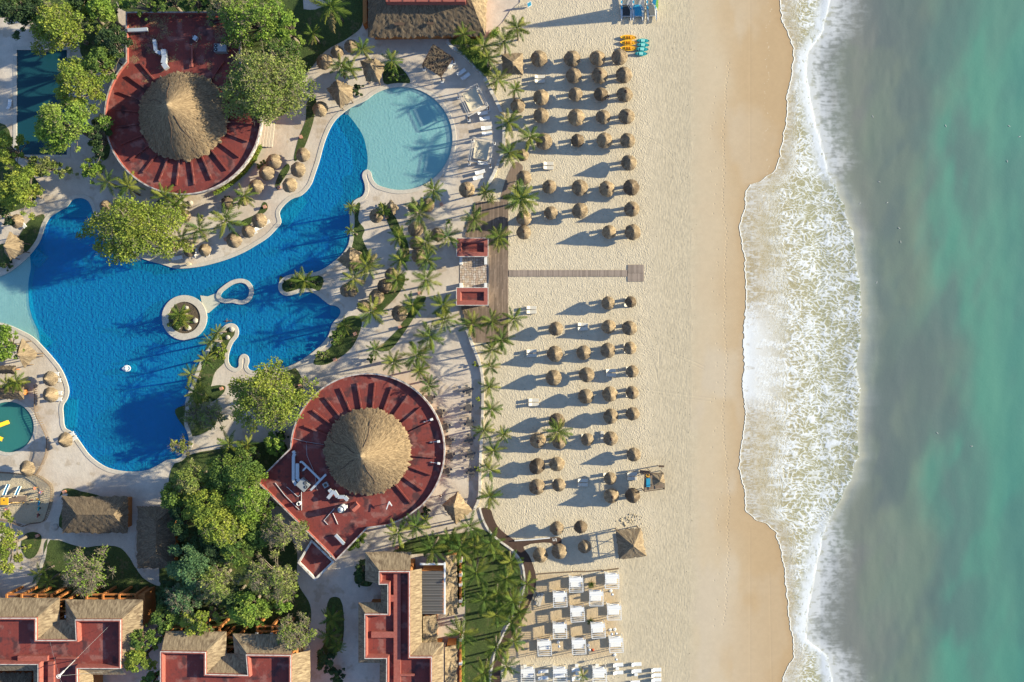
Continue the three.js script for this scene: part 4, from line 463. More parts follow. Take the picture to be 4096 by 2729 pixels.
// sun loungers
const loungerParts = (o, m) => { part(o, 'seat', rb(1.25, .09, .62, .03, .32, .34, 0), m); const b = part(o, 'backrest', rb(.78, .07, .60, .03, -.36, 0, 0), m, [-.3, .35, 0], [0, 0, -.62]); for (const [a, c] of [[.85, .25], [.85, -.25], [-.28, .25], [-.28, -.25]]) part(o, 'leg', bx(.06, .3, .06, a, .15, c), m); part(o, 'side_rail', bx(1.9, .07, .04, 0, .27, .32), m); part(o, 'side_rail', bx(1.9, .07, .04, 0, .27, -.32), m); };
const protoL = {}; function lounger(x, y, turn, label, group, m = M.cream_ ??= mat([.56, .51, .42], .8), yy = .1, pl = true) { const [X, Z] = pl ? G(x, y) : [x, y]; const key = m.uuid; if (!protoL[key]) { const o = protoL[key] = thing('sun_lounger', label, 'lounger', [X, yy, Z], turn, group); loungerParts(o, m); return o; } return copyOf(protoL[key], [X, yy, Z], turn, label, group); }
const beachRows = {
  'above the boardwalk|from the kayaks': [[[2157, 229, 33], [2290, 229, 33], [2392, 227, 32], [2480, 223, 33]], [[2296, 298, 32], [2400, 297, 33], [2498, 295, 32]], [[2165, 385, 31], [2303, 373, 28], [2405, 373, 28], [2501, 373, 32]], [[2165, 458, 30], [2306, 465, 34], [2415, 464, 29], [2508, 461, 32]], [[2177, 562, 33], [2311, 559, 27], [2420, 558, 32], [2513, 558, 31]], [[2518, 648, 32]], [[2198, 744, 28], [2321, 748, 32], [2429, 753, 32], [2527, 747, 32]], [[2204, 850, 27], [2321, 841, 32], [2530, 834, 31]], [[2438, 926, 28], [2533, 927, 32]]],
  'below the boardwalk|from the boardwalk': [[[2434, 1212, 27], [2525, 1207, 23]], [[2225, 1315, 28], [2436, 1307, 28], [2520, 1312, 30]], [[2220, 1416, 32], [2336, 1411, 28], [2434, 1402, 30], [2522, 1393, 25]], [[2215, 1512, 32], [2348, 1500, 30], [2531, 1487, 25]], [[2345, 1587, 31], [2441, 1578, 31], [2531, 1572, 26]], [[2229, 1686, 32], [2445, 1667, 30], [2533, 1657, 28]], [[2152, 1764, 32], [2238, 1770, 28], [2351, 1760, 26], [2444, 1756, 29]], [[2149, 1868, 32], [2229, 1859, 30], [2537, 1821, 29]], [[2149, 1951, 32], [2236, 1943, 27], [2442, 1917, 26]], [[2448, 1987, 31], [2533, 1985, 31]]],
};
for (const [key, rows] of Object.entries(beachRows)) { const [where, from] = key.split('|'); rows.forEach((row, i) => row.forEach(([x, y, r], j) => {
  umbrella(x, y, r, `thatched beach umbrella ${where}, ${ORD[i]} row ${from}, ${ORD[row.length - 1 - j]} from the sea`, 'thatched umbrellas on the sand');
  const [X, Z] = G(x, y, 2.3), f = rng(x + y); for (const s of [-1, 1]) lounger(X - .1 + rr(-.15, .15, f), Z + s * .52, rr(-.06, .06, f), `${s < 0 ? 'upper' : 'lower'} lounger under umbrella ${where}, ${ORD[i]} row ${from}, ${ORD[row.length - 1 - j]} from the sea`, 'loungers under the beach umbrellas', undefined, .1, false); })); }
for (const [x, y, r, l] of [[2071, 420, 29, 'thatched umbrella at the foot of the small palm beside the stone wall'], [2091, 618, 24, 'thatched umbrella tucked under the palm by the plank path'], [2096, 709, 30, 'thatched umbrella at the bend of the plank path'], [2096, 870, 30, 'thatched umbrella under the big palm beside the timber deck'], [2095, 928, 29, 'ringed thatched umbrella next to the timber deck edge'], [2228, 2117, 29, 'worn thatched umbrella at the end of the dark path'], [2324, 2112, 27, 'ragged thatched umbrella nearest the square beach hut'], [2340, 2191, 27, 'shaggy dark umbrella in the shade of the square beach hut'], [2162, 2225, 30, 'thatched umbrella beside the curved dark path, lower left'], [2238, 2210, 31, 'thatched umbrella below the end of the dark path']]) umbrella(x, y, r, l, 'thatched umbrellas on the sand');
for (const [x, y, r, l] of [[1294, 241, 33, 'thatched umbrella at the lawn edge above the terrace, lowest of three'], [1345, 203, 26, 'thatched umbrella at the lawn edge, middle of three'], [1401, 179, 27, 'thatched umbrella at the lawn edge, nearest the thatched hall'], [1277, 432, 31, 'thatched umbrella standing alone on the grass strip by the terrace'], [1208, 617, 29, 'thatched umbrella on the upper bank of the pool, top right of the cluster'], [1091, 643, 31, 'thatched umbrella near the curved wall, left of the grass strip'], [1061, 688, 31, 'thatched umbrella near the curved wall, second along'], [1188, 676, 31, 'thatched umbrella on the pool bank, second from the top'], [1154, 738, 31, 'thatched umbrella on the pool bank above the pale steps'], [1020, 745, 29, 'thatched umbrella shaded by the palm near the curved wall'], [905, 812, 25, 'thatched umbrella half in shade below the curved wall'], [972, 803, 20, 'small thatched umbrella under the palm fronds'], [733, 863, 26, 'thatched umbrella beside the rocks near the red roof'], [1033, 881, 30, 'thatched umbrella on the pool terrace with white chairs, first of the row'], [988, 923, 27, 'thatched umbrella on the pool terrace, second of the row'], [930, 959, 31, 'thatched umbrella on the pool terrace below the big palm'], [814, 999, 26, 'thatched umbrella near the pool lamp, right one'], [752, 1005, 23, 'thatched umbrella near the pool lamp, left one'], [690, 985, 22, 'thatched umbrella almost hidden beneath the big poolside tree'], [58, 883, 29, 'thatched umbrella on the far left terrace'], [415, 822, 24, 'thatched umbrella at the top of the big poolside tree'], [628, 838, 24, 'thatched umbrella under the palms below the red ring roof'],
  [1503, 861, 29, 'thatched umbrella beside the small pyramid hut south of the wading pool'], [1866, 756, 32, 'thatched umbrella alone on the terrace next to the stone wall'], [1708, 818, 28, 'thatched umbrella under a palm below the wading pool'], [1655, 828, 26, 'thatched umbrella behind the tall palm below the wading pool'], [1660, 915, 31, 'thatched umbrella in the palm grove, upper left of four'], [1748, 936, 28, 'thatched umbrella in the palm grove, upper right of four'], [1662, 973, 27, 'thatched umbrella in the palm grove, lower left of four'], [1673, 1021, 31, 'thatched umbrella in the palm grove, lowest of four'], [1563, 1097, 27, 'thatched umbrella at the head of the diagonal grass strip'], [1536, 1144, 29, 'thatched umbrella on the diagonal grass strip, second'], [1503, 1187, 31, 'thatched umbrella on the diagonal grass strip, third'], [1453, 1225, 27, 'thatched umbrella on the diagonal grass strip, last and under a palm'], [1596, 1254, 32, 'broken-topped thatched umbrella on the open terrace'], [1404, 1164, 23, 'small thatched umbrella near the pool peninsula'], [1383, 1160, 27, 'shaded thatched umbrella at the root of the pool peninsula'],
  [192, 1516, 31, 'thatched umbrella with two white chairs on the west bank, upper'], [194, 1581, 31, 'thatched umbrella with two white chairs on the west bank, lower'], [252, 1762, 31, 'dark thatched umbrella beside the wide pool steps'], [100, 1878, 32, 'dark thatched umbrella at the playground fence']]) umbrella(x, y, r, l, 'thatched umbrellas around the pool');
for (const [x, y, i] of [[2158, 319, 0], [2193, 665, 1], [2126, 1240, 2], [2330, 1307, 3], [2126, 1413, 4], [2134, 1609, 5], [2442, 1491, 6], [2330, 1929, 7], [2527, 1904, 8], [2120, 790, 9]]) for (const s of [-1, 1]) lounger(x, y + s * 8.5, rr(-.07, .07), `${s < 0 ? 'upper' : 'lower'} lounger of the open pair ${['beside the first umbrella row', 'below the fifth umbrella row', 'just below the boardwalk, nearest the deck', 'between umbrellas two rows below the boardwalk', 'three rows below the boardwalk, nearest the wall', 'five rows below the boardwalk, nearest the wall', 'four rows below the boardwalk, near the sea', 'in the last rows, far from the lifeguard tower', 'right beside the lifeguard tower', 'half under the big palm near the deck'][i]}`, 'loungers standing in the open');
lounger(2408, 1744, 1.57, 'single lounger turned sideways next to a beach umbrella', 'loungers standing in the open');
// small thatch pyramids on posts
function hut(label, pts, e, top, apex, m = M.thatch, ridge = 0) { const t = thing('thatch_hut', label, 'hut'), w = plan(pts, e), n = w.length, cx = w.reduce((s, p) => s + p[0], 0) / n, cz = w.reduce((s, p) => s + p[1], 0) / n, [ax, az] = apex ? G(...apex, top) : [cx, cz]; const cwz = clockwise(w) ? w : [...w].reverse(), q = [];
  for (let i = 0; i < n; i++) { const a = cwz[(i + 1) % n], b = cwz[i]; const dx = ridge * (cwz[0][0] - cwz[3 % n][0]), dz = ridge * (cwz[0][1] - cwz[3 % n][1]); const s = n === 4 ? [[1, 0], [0, 0], [0, 1], [1, 1]] : 0; const ta = [ax, top, az], A = [a[0], e, a[1]], B = [b[0], e, b[1]]; q.push([A, B, ta, ta]); part(t, 'thatch_slope', face(A, B, ta, ta, i * 7 + pts[0][0], { nu: 12, nv: 8, lump: .14, ragged: .3 }), m); }
  const s = part(t, 'loose_straw', straw(q, 420, pts[0][1]), M.thatchPale); s.userData.kind = 'stuff'; for (const [x, z] of offset(w, -.35)) part(t, 'post', bar([x, 0, z], [x, e + .25, z], .09), M.pole); part(t, 'peak', coneGeo(.5, .55, pts[0][0], { n: 16, rings: 4 }), m, [ax, top - .38, az]); return t; }
hut('thatched pyramid hut beside the small triangular garden bed', [[1440, 240], [1500, 232], [1541, 262], [1518, 330], [1462, 326]], 2.4, 5, null); hut('thatched pyramid hut at the pool edge west of the wading pool', [[1305, 358], [1345, 318], [1412, 345], [1410, 400], [1362, 436]], 2.4, 5, null); hut('weathered thatched kiosk on the sand by the garden hedge', [[2004, 214], [2093, 212], [2092, 300], [2010, 292]], 2.5, 4.9, [2050, 250]); hut('thatched pyramid hut on the left edge above the pool', [[22, 985], [38, 925], [96, 968], [92, 1010], [42, 1042], [16, 1010]], 2.5, 5, null); hut('thatched pyramid hut by the west entry slope', [[66, 1400], [88, 1352], [150, 1412], [145, 1430], [96, 1473], [80, 1440]], 2.5, 5, null); hut('thatched pyramid hut at the pool corner by the teal steps', [[1346, 1040], [1400, 988], [1446, 1010], [1448, 1060], [1405, 1088]], 2.4, 4.8, null); hut('small thatched hut behind the dark umbrella south of the wading pool', [[1540, 832], [1562, 796], [1596, 830], [1575, 862]], 2.2, 4, null);
hut('large grey thatched pyramid between the restaurant and the beach wall', [[1766, 2020], [1831, 1967], [1891, 2043], [1824, 2100]], 2.6, 6.2, [1815, 2028], M.thatchPale); 
{ const h = hut('square thatched beach hut on posts near the canopy beds', [[2462, 2123], [2565, 2112], [2587, 2225], [2475, 2239]], 3.2, 5.6, [2535, 2185], M.thatch); part(h, 'platform', slabW(plan([[2470, 2132], [2556, 2124], [2575, 2218], [2482, 2230]]), .3, .42), M.wood); const c = plan([[2470, 2132], [2556, 2124], [2575, 2218], [2482, 2230]], 2.9); for (let i = 0; i < 4; i++) { const a = c[i], b = c[(i + 1) % 4]; part(h, 'brace', bar([a[0], .4, a[1]], [mix(a[0], b[0], .5), 3, mix(a[1], b[1], .5)], .06), M.pole); part(h, 'brace', bar([mix(a[0], b[0], .5), .4, mix(a[1], b[1], .5)], [b[0], 3, b[1]], .06), M.pole); part(h, 'rail', bar([a[0], 1.3, a[1]], [b[0], 1.3, b[1]], .05), M.pole); } }
// two long shaded huts bottom left
function longHut(label, x0, y0, x1, y1, e, top) { const t = thing('thatched_lodge', label, 'hut'), P = (x, y, h) => { const [X, Z] = G(x, y, h); return [X, h, Z]; }, w = x1 - x0, d = y1 - y0, hz = w > d, r = hz ? [[x0 + d * .4, (y0 + y1) / 2], [x1 - d * .4, (y0 + y1) / 2]] : [[(x0 + x1) / 2, y0 + w * .4], [(x0 + x1) / 2, y1 - w * .4]], A = P(x0, y0, e), B = P(x1, y0, e), C = P(x1, y1, e), D = P(x0, y1, e), [R1, R2] = r.map(([x, y]) => P(x, y, top)); const q = hz ? [[B, A, R1, R2], [C, B, R2, R2], [D, C, R2, R1], [A, D, R1, R1]] : [[B, A, R1, R1], [C, B, R1, R2], [D, C, R2, R2], [A, D, R2, R1]]; q.forEach((f_, i) => part(t, 'thatch_slope', face(...f_, x0 + i, { nu: 24, nv: 12, lump: .2, ragged: .4 }), M.thatchGrey)); const s = part(t, 'loose_straw', straw(q, 1500, y0), M.thatch); s.userData.kind = 'stuff'; part(t, 'wall', slabW(offset(plan([[x0, y0], [x1, y0], [x1, y1], [x0, y1]], e), -.7), 0, e), M.ochre); }
longHut('long thatched lodge with dry straw beside the playground path', 246, 1985, 512, 2134, 3, 5.6); longHut('thatched lodge half hidden by trees, standing upright beside the long one', 546, 2026, 700, 2275, 3, 5.6); longHut('small thatched roof in the court of the left hotel block', -60, 2690, 128, 2850, 5, 6.6); longHut('low thatched shelter by the children pool on the left edge', -60, 1462, 62, 1496, 2.4, 3.4); longHut('low thatched shelter above the children pool, lower of two', -60, 1546, 95, 1598, 2.4, 3.4);

// ---------------------------------------------------------------- cabanas on the wading pool terrace
function cabana(label, pts, cloth, h = 2.9) { const t = thing('cabana', label, 'cabana'), w = plan(pts, h), beams = cloth ? M.whiteWood ??= mat([.52, .47, .40], .8) : M.brown; w.forEach(([x, z], i) => { const [u, v] = w[(i + 1) % 4]; part(t, 'post', bx(.18, h, .18, x, h / 2, z), M.brown); part(t, 'post_foot', bx(.5, .45, .5, x, .225, z), M.white); part(t, 'top_beam', beam([x, h + .02 - i * .012, z], [u, h + .02 - i * .012, v], .15, .16), beams); });
  const L = (s, r) => [mix(mix(w[0][0], w[1][0], s), mix(w[3][0], w[2][0], s), r), mix(mix(w[0][1], w[1][1], s), mix(w[3][1], w[2][1], s), r)]; if (cloth) { const n = 8, pos = [], uv = [], idx = []; for (let j = 0; j <= n; j++) for (let i = 0; i <= n; i++) { const a = .17 + .66 * i / n, b = .1 + .76 * j / n, [x, z] = L(a, b), sag = .28 * (1 - (2 * i / n - 1) ** 2) * (1 - .5 * (2 * j / n - 1) ** 2); pos.push(x, h - .04 - sag, z); uv.push(x, z); } for (let j = 0; j < n; j++) for (let i = 0; i < n; i++) { const q = j * (n + 1) + i; idx.push(q, q + n + 1, q + 1, q + 1, q + n + 1, q + n + 2); } part(t, 'canopy_cloth', geom(pos, uv, idx), M.tan); for (const s of [.08, .93]) { const a = L(s, .05), b = L(s, .95); part(t, 'batten', beam([a[0], h + .12, a[1]], [b[0], h + .12, b[1]], .1, .08), beams); } }
  else { const f = rng(3), l = []; const c = L(.5, .5); part(t, 'thatch_mat', slabW(offset(w, -.1), h - .02, h + .05), M.brown); for (let k = 0; k < 160; k++) { const [x, z] = L(f() * .94 + .03, f() * .94 + .03), a = f() * 3.1; l.push(beam([x - .35 * Math.cos(a), h + .1, z - .35 * Math.sin(a)], [x + .35 * Math.cos(a), h + .12 + f() * .08, z + .35 * Math.sin(a)], .1 + .1 * f(), .03)); } const s = part(t, 'loose_straw', merge(l), M.thatchGrey); s.userData.kind = 'stuff'; }
  const c = L(.5, .5), dx = w[1][0] - w[0][0], dz = w[1][1] - w[0][1], a = -Math.atan2(dz, dx); part(t, 'day_bed', rb(2, .5, 2, .08), M.whiteCloth, [c[0], .25, c[1]], [0, a, 0]); return t; }
cabana('four-post cabana with brown thatch top on the pool terrace', [[1690, 257], [1733, 178], [1812, 232], [1764, 307]], false); cabana('cabana with cream cloth canopy, upper one beside the wading pool', [[1831, 373], [1909, 335], [1953, 423], [1873, 466]], true); cabana('cabana with cream cloth canopy, lower one beside the wading pool', [[1889, 549], [1977, 561], [1960, 655], [1874, 643]], true);
const poolChairs = [[1845, 292, .65, 'upper of the shaded pair above the cream cabana'], [1862, 309, .65, 'lower of the shaded pair above the cream cabana'], [1931, 455, .2, 'upper of the pair below the upper cream cabana'], [1939, 476, .2, 'lower of the pair below the upper cream cabana'], [1945, 514, .15, 'upper of the pair above the lower cream cabana'], [1948, 536, .15, 'lower of the pair above the lower cream cabana'], [1931, 654, -.05, 'single lounger at the foot of the lower cream cabana'], [1920, 690, .3, 'upper of the shaded pair at the wall end'], [1912, 712, .3, 'lower of the shaded pair at the wall end'], [1803, 262, 1.1, 'lounger leaning on the brown thatch cabana']];
for (const [x, y, a, l] of poolChairs) lounger(x, y, a, `white terrace lounger, ${l}`, 'white loungers on the pool terrace', M.white, 0);
for (const [x, y, a, l] of [[217, 1496, 0, 'top one by the upper west umbrella'], [226, 1521, 0, 'second one by the upper west umbrella'], [230, 1572, 0, 'top one by the lower west umbrella'], [229, 1597, 0, 'bottom one by the lower west umbrella'], [281, 1741, .5, 'left one by the wide pool steps'], [292, 1757, .5, 'right one by the wide pool steps'], [1062, 894, .5, 'by the first umbrella of the terrace row'], [1040, 911, .5, 'left of the first umbrella of the terrace row'], [1010, 935, .5, 'by the second umbrella of the terrace row'], [838, 1005, 1.2, 'right of the pool lamp umbrella'], [780, 1012, 1.4, 'between the two pool lamp umbrellas'], [712, 1032, .2, 'in front of the big poolside tree'], [92, 895, -.9, 'on the far left terrace beside its umbrella'], [42, 420, 1.5, 'beside the dark rectangular pool']]) lounger(x, y, a, `white pool chair ${l}`, 'white chairs along the pool', M.white, 0);

// ---------------------------------------------------------------- canopy beds and loungers on the southern sand
{ const o = thing('canopy_bed', '', 'canopy bed', [0, 0, 0], 0, 'white canopy beds on the sand'), w = 2.4, d = 2.5, h = 2.1; part(o, 'base', rb(w - .5, .42, d - .7, .05, 0, .21, -.05), M.white); part(o, 'mattress', rb(w - .46, .2, d - .66, .08, 0, .52, -.05), M.whiteCloth); part(o, 'bolster', rb(w - .5, .3, .35, .12, 0, .72, -1.0), M.whiteCloth); for (const [a, b] of [[-1, -1], [1, -1], [1, 1], [-1, 1]]) part(o, 'post', bx(.11, h, .11, a * w / 2, h / 2, b * d / 2), M.white); for (const s of [-1, 1]) { part(o, 'top_beam', bx(w + .1, .1, .1, 0, h, s * d / 2), M.white); part(o, 'top_beam', bx(.1, .1, d - .1, s * w / 2, h + .002, 0), M.white); } for (let k = 0; k < 6; k++) part(o, 'slat', bx(w + .25, .06, .06, 0, h + .085, -d / 2 + .35 + k * .36), M.white); part(o, 'curtain', bx(.05, 1.5, .5, -w / 2, 1.3, -.95), M.whiteCloth); part(o, 'curtain', bx(.5, 1.5, .05, -.9, 1.3, -d / 2), M.whiteCloth); part(o, 'awning', bx(w - .1, .02, .62, 0, h + .03, -d / 2 + .36), M.whiteCloth);
  const T = (x, y) => [2000 + x / 2.24, 2029 + y / 2.24], beds = [[680, 687, 'upper row, second from the sea'], [1000, 655, 'upper row, nearest the sea'], [537, 820, 'second row, nearest the dark path'], [860, 810, 'second row, in front of the small bush'], [692, 952, 'third row, middle'], [1020, 935, 'third row, nearest the sea'], [535, 1100, 'fourth row, nearest the dark path'], [877, 1097, 'fourth row, beside the lower bush'], [397, 1252, 'fifth row, nearest the palms'], [705, 1240, 'fifth row, middle'], [1037, 1225, 'fifth row, nearest the sea with two lamps'], [250, 1500, 'bottom row with slatted top, nearest the palms'], [537, 1500, 'bottom row, middle'], [890, 1500, 'bottom row, nearest the sea']]; beds.forEach(([x, y, l], i) => { const [X, Z] = G(...T(x, y), 1.4), r = .035 + rr(-.04, .04); const lab = `white slatted canopy bed, ${l}`; if (!i) { o.position.set(X, .1, Z); o.rotation.y = r; o.userData.label = lab; } else copyOf(o, [X, .1, Z], r, lab); });
  for (const [x, y, l] of [[385, 1462, 'upper of two between the bottom beds'], [385, 1522, 'lower of two between the bottom beds'], [685, 1448, 'upper of two beside the leaning palm'], [685, 1525, 'lower of two beside the leaning palm'], [1055, 1405, 'upper left of the bottom group'], [1055, 1475, 'lower left of the bottom group'], [1218, 1400, 'upper middle of the bottom group'], [1218, 1460, 'lower middle of the bottom group'], [1395, 1450, 'top of three nearest the sea'], [1395, 1497, 'middle of three nearest the sea'], [1395, 1540, 'bottom of three nearest the sea'], [1205, 1562, 'at the very bottom edge, middle group']]) lounger(...T(x, y), .03, `white lounger on the southern sand, ${l}`, 'white loungers on the southern sand', M.white, .1);
  for (const [x, y, l] of [[685, 1412, 'above the loungers beside the leaning palm'], [867, 1412, 'above the bottom bed nearest the sea'], [222, 1418, 'above the slatted bottom bed'], [1048, 1438, 'between the bottom left lounger pair'], [1215, 1492, 'below the bottom middle lounger pair'], [690, 1482, 'between the loungers beside the leaning palm']]) { const [X, Z] = G(...T(x, y)), t = thing('side_table', `small white cube table ${l}`, 'table', [X, .1, Z], .04, 'white cube tables'); part(t, 'top', rb(.62, .08, .55, .02, 0, .4, 0), M.white); part(t, 'box', bx(.5, .38, .45, 0, .19, 0), M.white); }
  for (const [x, y, l] of [[1005, 780, 'between the beds nearest the sea'], [528, 1245, 'between two beds of the fifth row'], [800, 1275, 'beside the orange float'], [1000, 1135, 'left above the seaward bed of the fifth row'], [1040, 1130, 'right above the seaward bed of the fifth row'], [1040, 1362, 'above the bottom lounger group']]) { const [X, Z] = G(...T(x, y), 2), t = thing('garden_lamp', `white globe lamp on a post ${l}`, 'lamp', [X, .1, Z], 0, 'globe lamps among the canopy beds'); part(t, 'post', new THREE.CylinderGeometry(.05, .07, 2, 8), M.white, [0, 1, 0]); part(t, 'foot', new THREE.CylinderGeometry(.25, .3, .12, 14), M.white, [0, .06, 0]); part(t, 'lamp_globe', new THREE.SphereGeometry(.24, 14, 10), M.metal, [0, 2.1, 0]); }
  { const [X, Z] = G(...T(832, 1278)); const t = thing('beach_float', 'small orange cone on the sand beside a globe lamp', 'cone', [X, .1, Z]); part(t, 'cone', new THREE.ConeGeometry(.2, .5, 14), mat([.6, .1, .03], .6), [0, .3, 0]); part(t, 'foot', bx(.45, .05, .45, 0, .03, 0), mat([.5, .08, .03], .6)); }
  { const [X, Z] = G(2150, 2395), t = thing('bicycle', 'dark bicycle lying on the pale slab beside the dark path', 'bicycle', [X, .2, Z], 1.3), tire = new THREE.TorusGeometry(.4, .04, 6, 22); part(t, 'slab', bx(2.4, .1, 1.3, 0, -.06, .2), M.paleStone); for (const s of [-1, 1]) part(t, 'wheel', tire, M.dark, [s * .75, .12, 0], [Math.PI / 2 - .15, 0, 0]); for (const [a, b] of [[[-.75, .14, 0], [-.2, .2, -.1]], [[-.2, .2, -.1], [.45, .2, -.5]], [[-.2, .2, -.1], [-.35, .22, -.55]], [[-.35, .22, -.55], [.45, .2, -.5]], [[.45, .2, -.55], [.75, .14, 0]]]) part(t, 'frame_tube', bar(a, b, .025), M.brown); part(t, 'handlebar', bar([.35, .25, -.7], [.6, .25, -.62], .025), M.dark); part(t, 'saddle', rb(.28, .08, .16, .03, -.38, .25, -.64), M.dark); } }
single('sand_fence', 'low weathered log edging between the umbrellas and the canopy beds', 'edging', merge([[[2150, 2296], [2212, 2291]], [[2214, 2291], [2288, 2287]], [[2291, 2286], [2345, 2286]], [[2348, 2286], [2408, 2280]], [[2411, 2282], [2474, 2274]]].map(([a, b]) => { const [x, z] = G(...a), [u, v] = G(...b); return bar([x, .15, z], [u, .17, v], .12); })), M.pole);
{ const w = [[.02, .02, .3, .06], [.02, .02, .06, .2], [.02, .16, .26, .06], [.22, .16, .06, .2], [.0, .34, .28, .06]], [X, Z] = G(2219, 2158); single('path_number', 'white painted number 5 at the end of the dark path', 'marking', merge(w.map(([a, b, c, d]) => bx(c * 1.9, .012, d * 1.9, (a + c / 2 - .14) * 1.9, 0, (b + d / 2 - .2) * 1.9)).map((g) => { g.rotateY(-1.5); g.translate(X, .146, Z); return g; })), M.white); }

{ const f = rng(77), l = []; for (let k = 0; k < 60; k++) { const a = f() * 6.28, q = f(), [X, Z] = G(2520 + 58 * q * Math.cos(a), 2082 + 26 * q * Math.sin(a)), g = rock(.09 + .16 * f() * f(), k); g.translate(X, .1, Z); l.push(g); } const m = shadows(new THREE.Mesh(merge(l), M.sand2 ??= mat([.42, .35, .235], 1))); m.name = numbered('sand_clods'); m.userData = { kind: 'stuff', label: 'dug-up clods of sand above the square beach hut', category: 'sand' }; scene.add(m); }

// ---------------------------------------------------------------- boats and kayaks
function hullG(L, W, Hh, bow = 1, stern = .6, n = 18, m = 10) { const pos = [], uv = [], idx = []; for (let i = 0; i <= n; i++) { const t = i / n, s = t * 2 - 1, w = W / 2 * Math.pow(Math.max(0, 1 - Math.pow(Math.abs(s), s > 0 ? 2.2 * bow : 3 * stern)), .7), x = s * L / 2, rise = .25 * Hh * s * s; for (let j = 0; j <= m; j++) { const a = Math.PI * j / m; pos.push(x, Hh * .75 - Math.sin(a) * Hh * .7 + rise, -Math.cos(a) * w); uv.push(t * L, j / m); } for (let j = 1; j <= 5; j++) { const q = 1 - 2 * j / 6; pos.push(x, Hh * .75 + rise - .06 * (1 - q * q), w * q); uv.push(t * L, 1); } } const k = m + 6; for (let i = 0; i < n; i++) for (let j = 0; j < k; j++) { const a = i * k + j, b = i * k + (j + 1) % k; idx.push(a, b, a + k, b, b + k, a + k); } return geom(pos, uv, idx); }
const kayG = { y: hullG(3, .95, .42), t: hullG(2.4, .78, .38) };
[[2512, 153, 'y', .05, 'orange-yellow kayak on the sand, uppermost'], [2511, 174, 'y', .06, 'orange-yellow kayak on the sand, middle'], [2512, 196, 'y', .05, 'orange-yellow kayak half under the corner umbrella'], [2570, 166, 't', .04, 'turquoise kayak, uppermost of four'], [2570, 183, 't', .04, 'turquoise kayak, second of four'], [2567, 200, 't', .04, 'turquoise kayak, third of four'], [2563, 218, 't', .02, 'turquoise kayak, lowest of four']].forEach(([x, y, k, a, l]) => { const [X, Z] = G(x, y), t = thing('kayak', l, 'kayak', [X, .1, Z], -a, 'kayaks on the sand'), dk = k === 'y' ? M.yellow : M.teal, L = k === 'y' ? 3 : 2.4; part(t, 'hull', kayG[k], dk); (k === 'y' ? [-.35, .1, .5] : [-.65, -.05]).forEach((p, i) => { part(t, 'seat', rb(k === 'y' ? .3 : i ? .7 : .2, .1, .5, .04, p, .36, 0), k === 'y' ? mat([.6, .26, .01], .5) : M.tealPale); part(t, 'backrest', bx(.05, .2, .46, p - (k === 'y' ? .18 : .3), .42, 0), dk); }); part(t, 'deck_hatch', new THREE.CylinderGeometry(.12, .12, .05, 12), dk, [L * .34, .4, 0]); });
const sailM = (c) => { const m = new THREE.MeshPhysicalMaterial({ roughness: .9, transmission: .25, thickness: 0, side: THREE.DoubleSide }); m.color.setRGB(...c); return m; };
const catHull = hullG(5, .42, .5, 1.1, .5);
[[2485, 2522, 37, M.dark, 'white catamaran with dark trampoline, nearest the terrace', 0, 0], [2532, 2569, 37, M.blue, 'white catamaran with bright blue trampoline, middle one', 0, 0], [2588, 2620, 36, M.greyChair, 'white catamaran with grey trampoline and multicoloured sail', .07, 1]].forEach(([x0, x1, yc, tm, l, a, col]) => { const [X, Z] = G((x0 + x1) / 2, yc), t = thing('catamaran', l, 'catamaran', [X, .1, Z], a, 'catamarans on the sand'), hw = (x1 - x0) / 2 * U; for (const s of [-1, 1]) { const h = part(t, 'hull', catHull, M.white, [s * hw, .1, 0], [0, -Math.PI / 2, 0]); for (const q of [-.9, .25]) part(h, 'hatch', (() => { const g = new THREE.CylinderGeometry(.16, .16, .05, 14); g.scale(1.8, 1, 1); return g; })(), M.blue, [-.2 + q * .9, .52, 0]); part(h, 'rudder', bx(.3, .5, .05, -2.5, .3, 0), M.dark); } part(t, 'trampoline', bx(hw * 2 - .35, .04, 2.05, 0, .62, .5), tm); for (const z of [-.58, 1.56]) part(t, 'cross_beam', bar([-hw - .1, .62, z], [hw + .1, .62, z], .06), M.metal);
  part(t, 'mast', bar([0, .6, -.58], [0, 7.2, -.9], .06), M.metal); part(t, 'boom', bar([0, 1, -.6], [.95, 1.15, 1.2], .05), M.metal); const cs = col ? [[.02, .28, .55], [.25, .6, .12], [.75, .62, .02]] : [[.62, .61, .58]]; const A = new THREE.Vector3(0, 1.2, -.6), B = new THREE.Vector3(1, 1.3, 1.3), C = new THREE.Vector3(.1, 7.1, -.9), pos = []; cs.forEach((c, i) => { const P = (u, v) => { const e = A.clone().lerp(B, u), p = e.lerp(C, v); p.x += .3 * Math.sin(u * 3.1) * (1 - v); return p.toArray(); }, pos = [], idx = [], n = 7; for (let j = 0; j <= n; j++) for (let k = 0; k <= 4; k++) pos.push(...P((i + k / 4) / cs.length, j / n)); for (let j = 0; j < n; j++) for (let k = 0; k < 4; k++) { const q = j * 5 + k; idx.push(q, q + 1, q + 5, q + 1, q + 6, q + 5); } part(t, 'sail_panel', geom(pos, null, idx), sailM(c)); }); });
{ const [X, Z] = G(2118, 22, .6), t = thing('beach_sign', 'small blue and white board sign on the sand near the terrace corner', 'sign', [X, .1, Z], .5); part(t, 'board', bx(.9, 1.2, .06, 0, .8, .2), M.white, [0, 0, 0], [-.35, 0, 0]); part(t, 'picture', bx(.7, .9, .02, 0, .85, .24), M.blue, [0, 0, 0], [-.35, 0, 0]); part(t, 'leg', bar([-.35, 0, -.5], [-.35, 1.2, -.2], .03), M.white); part(t, 'leg', bar([.35, 0, -.5], [.35, 1.2, -.2], .03), M.white); }
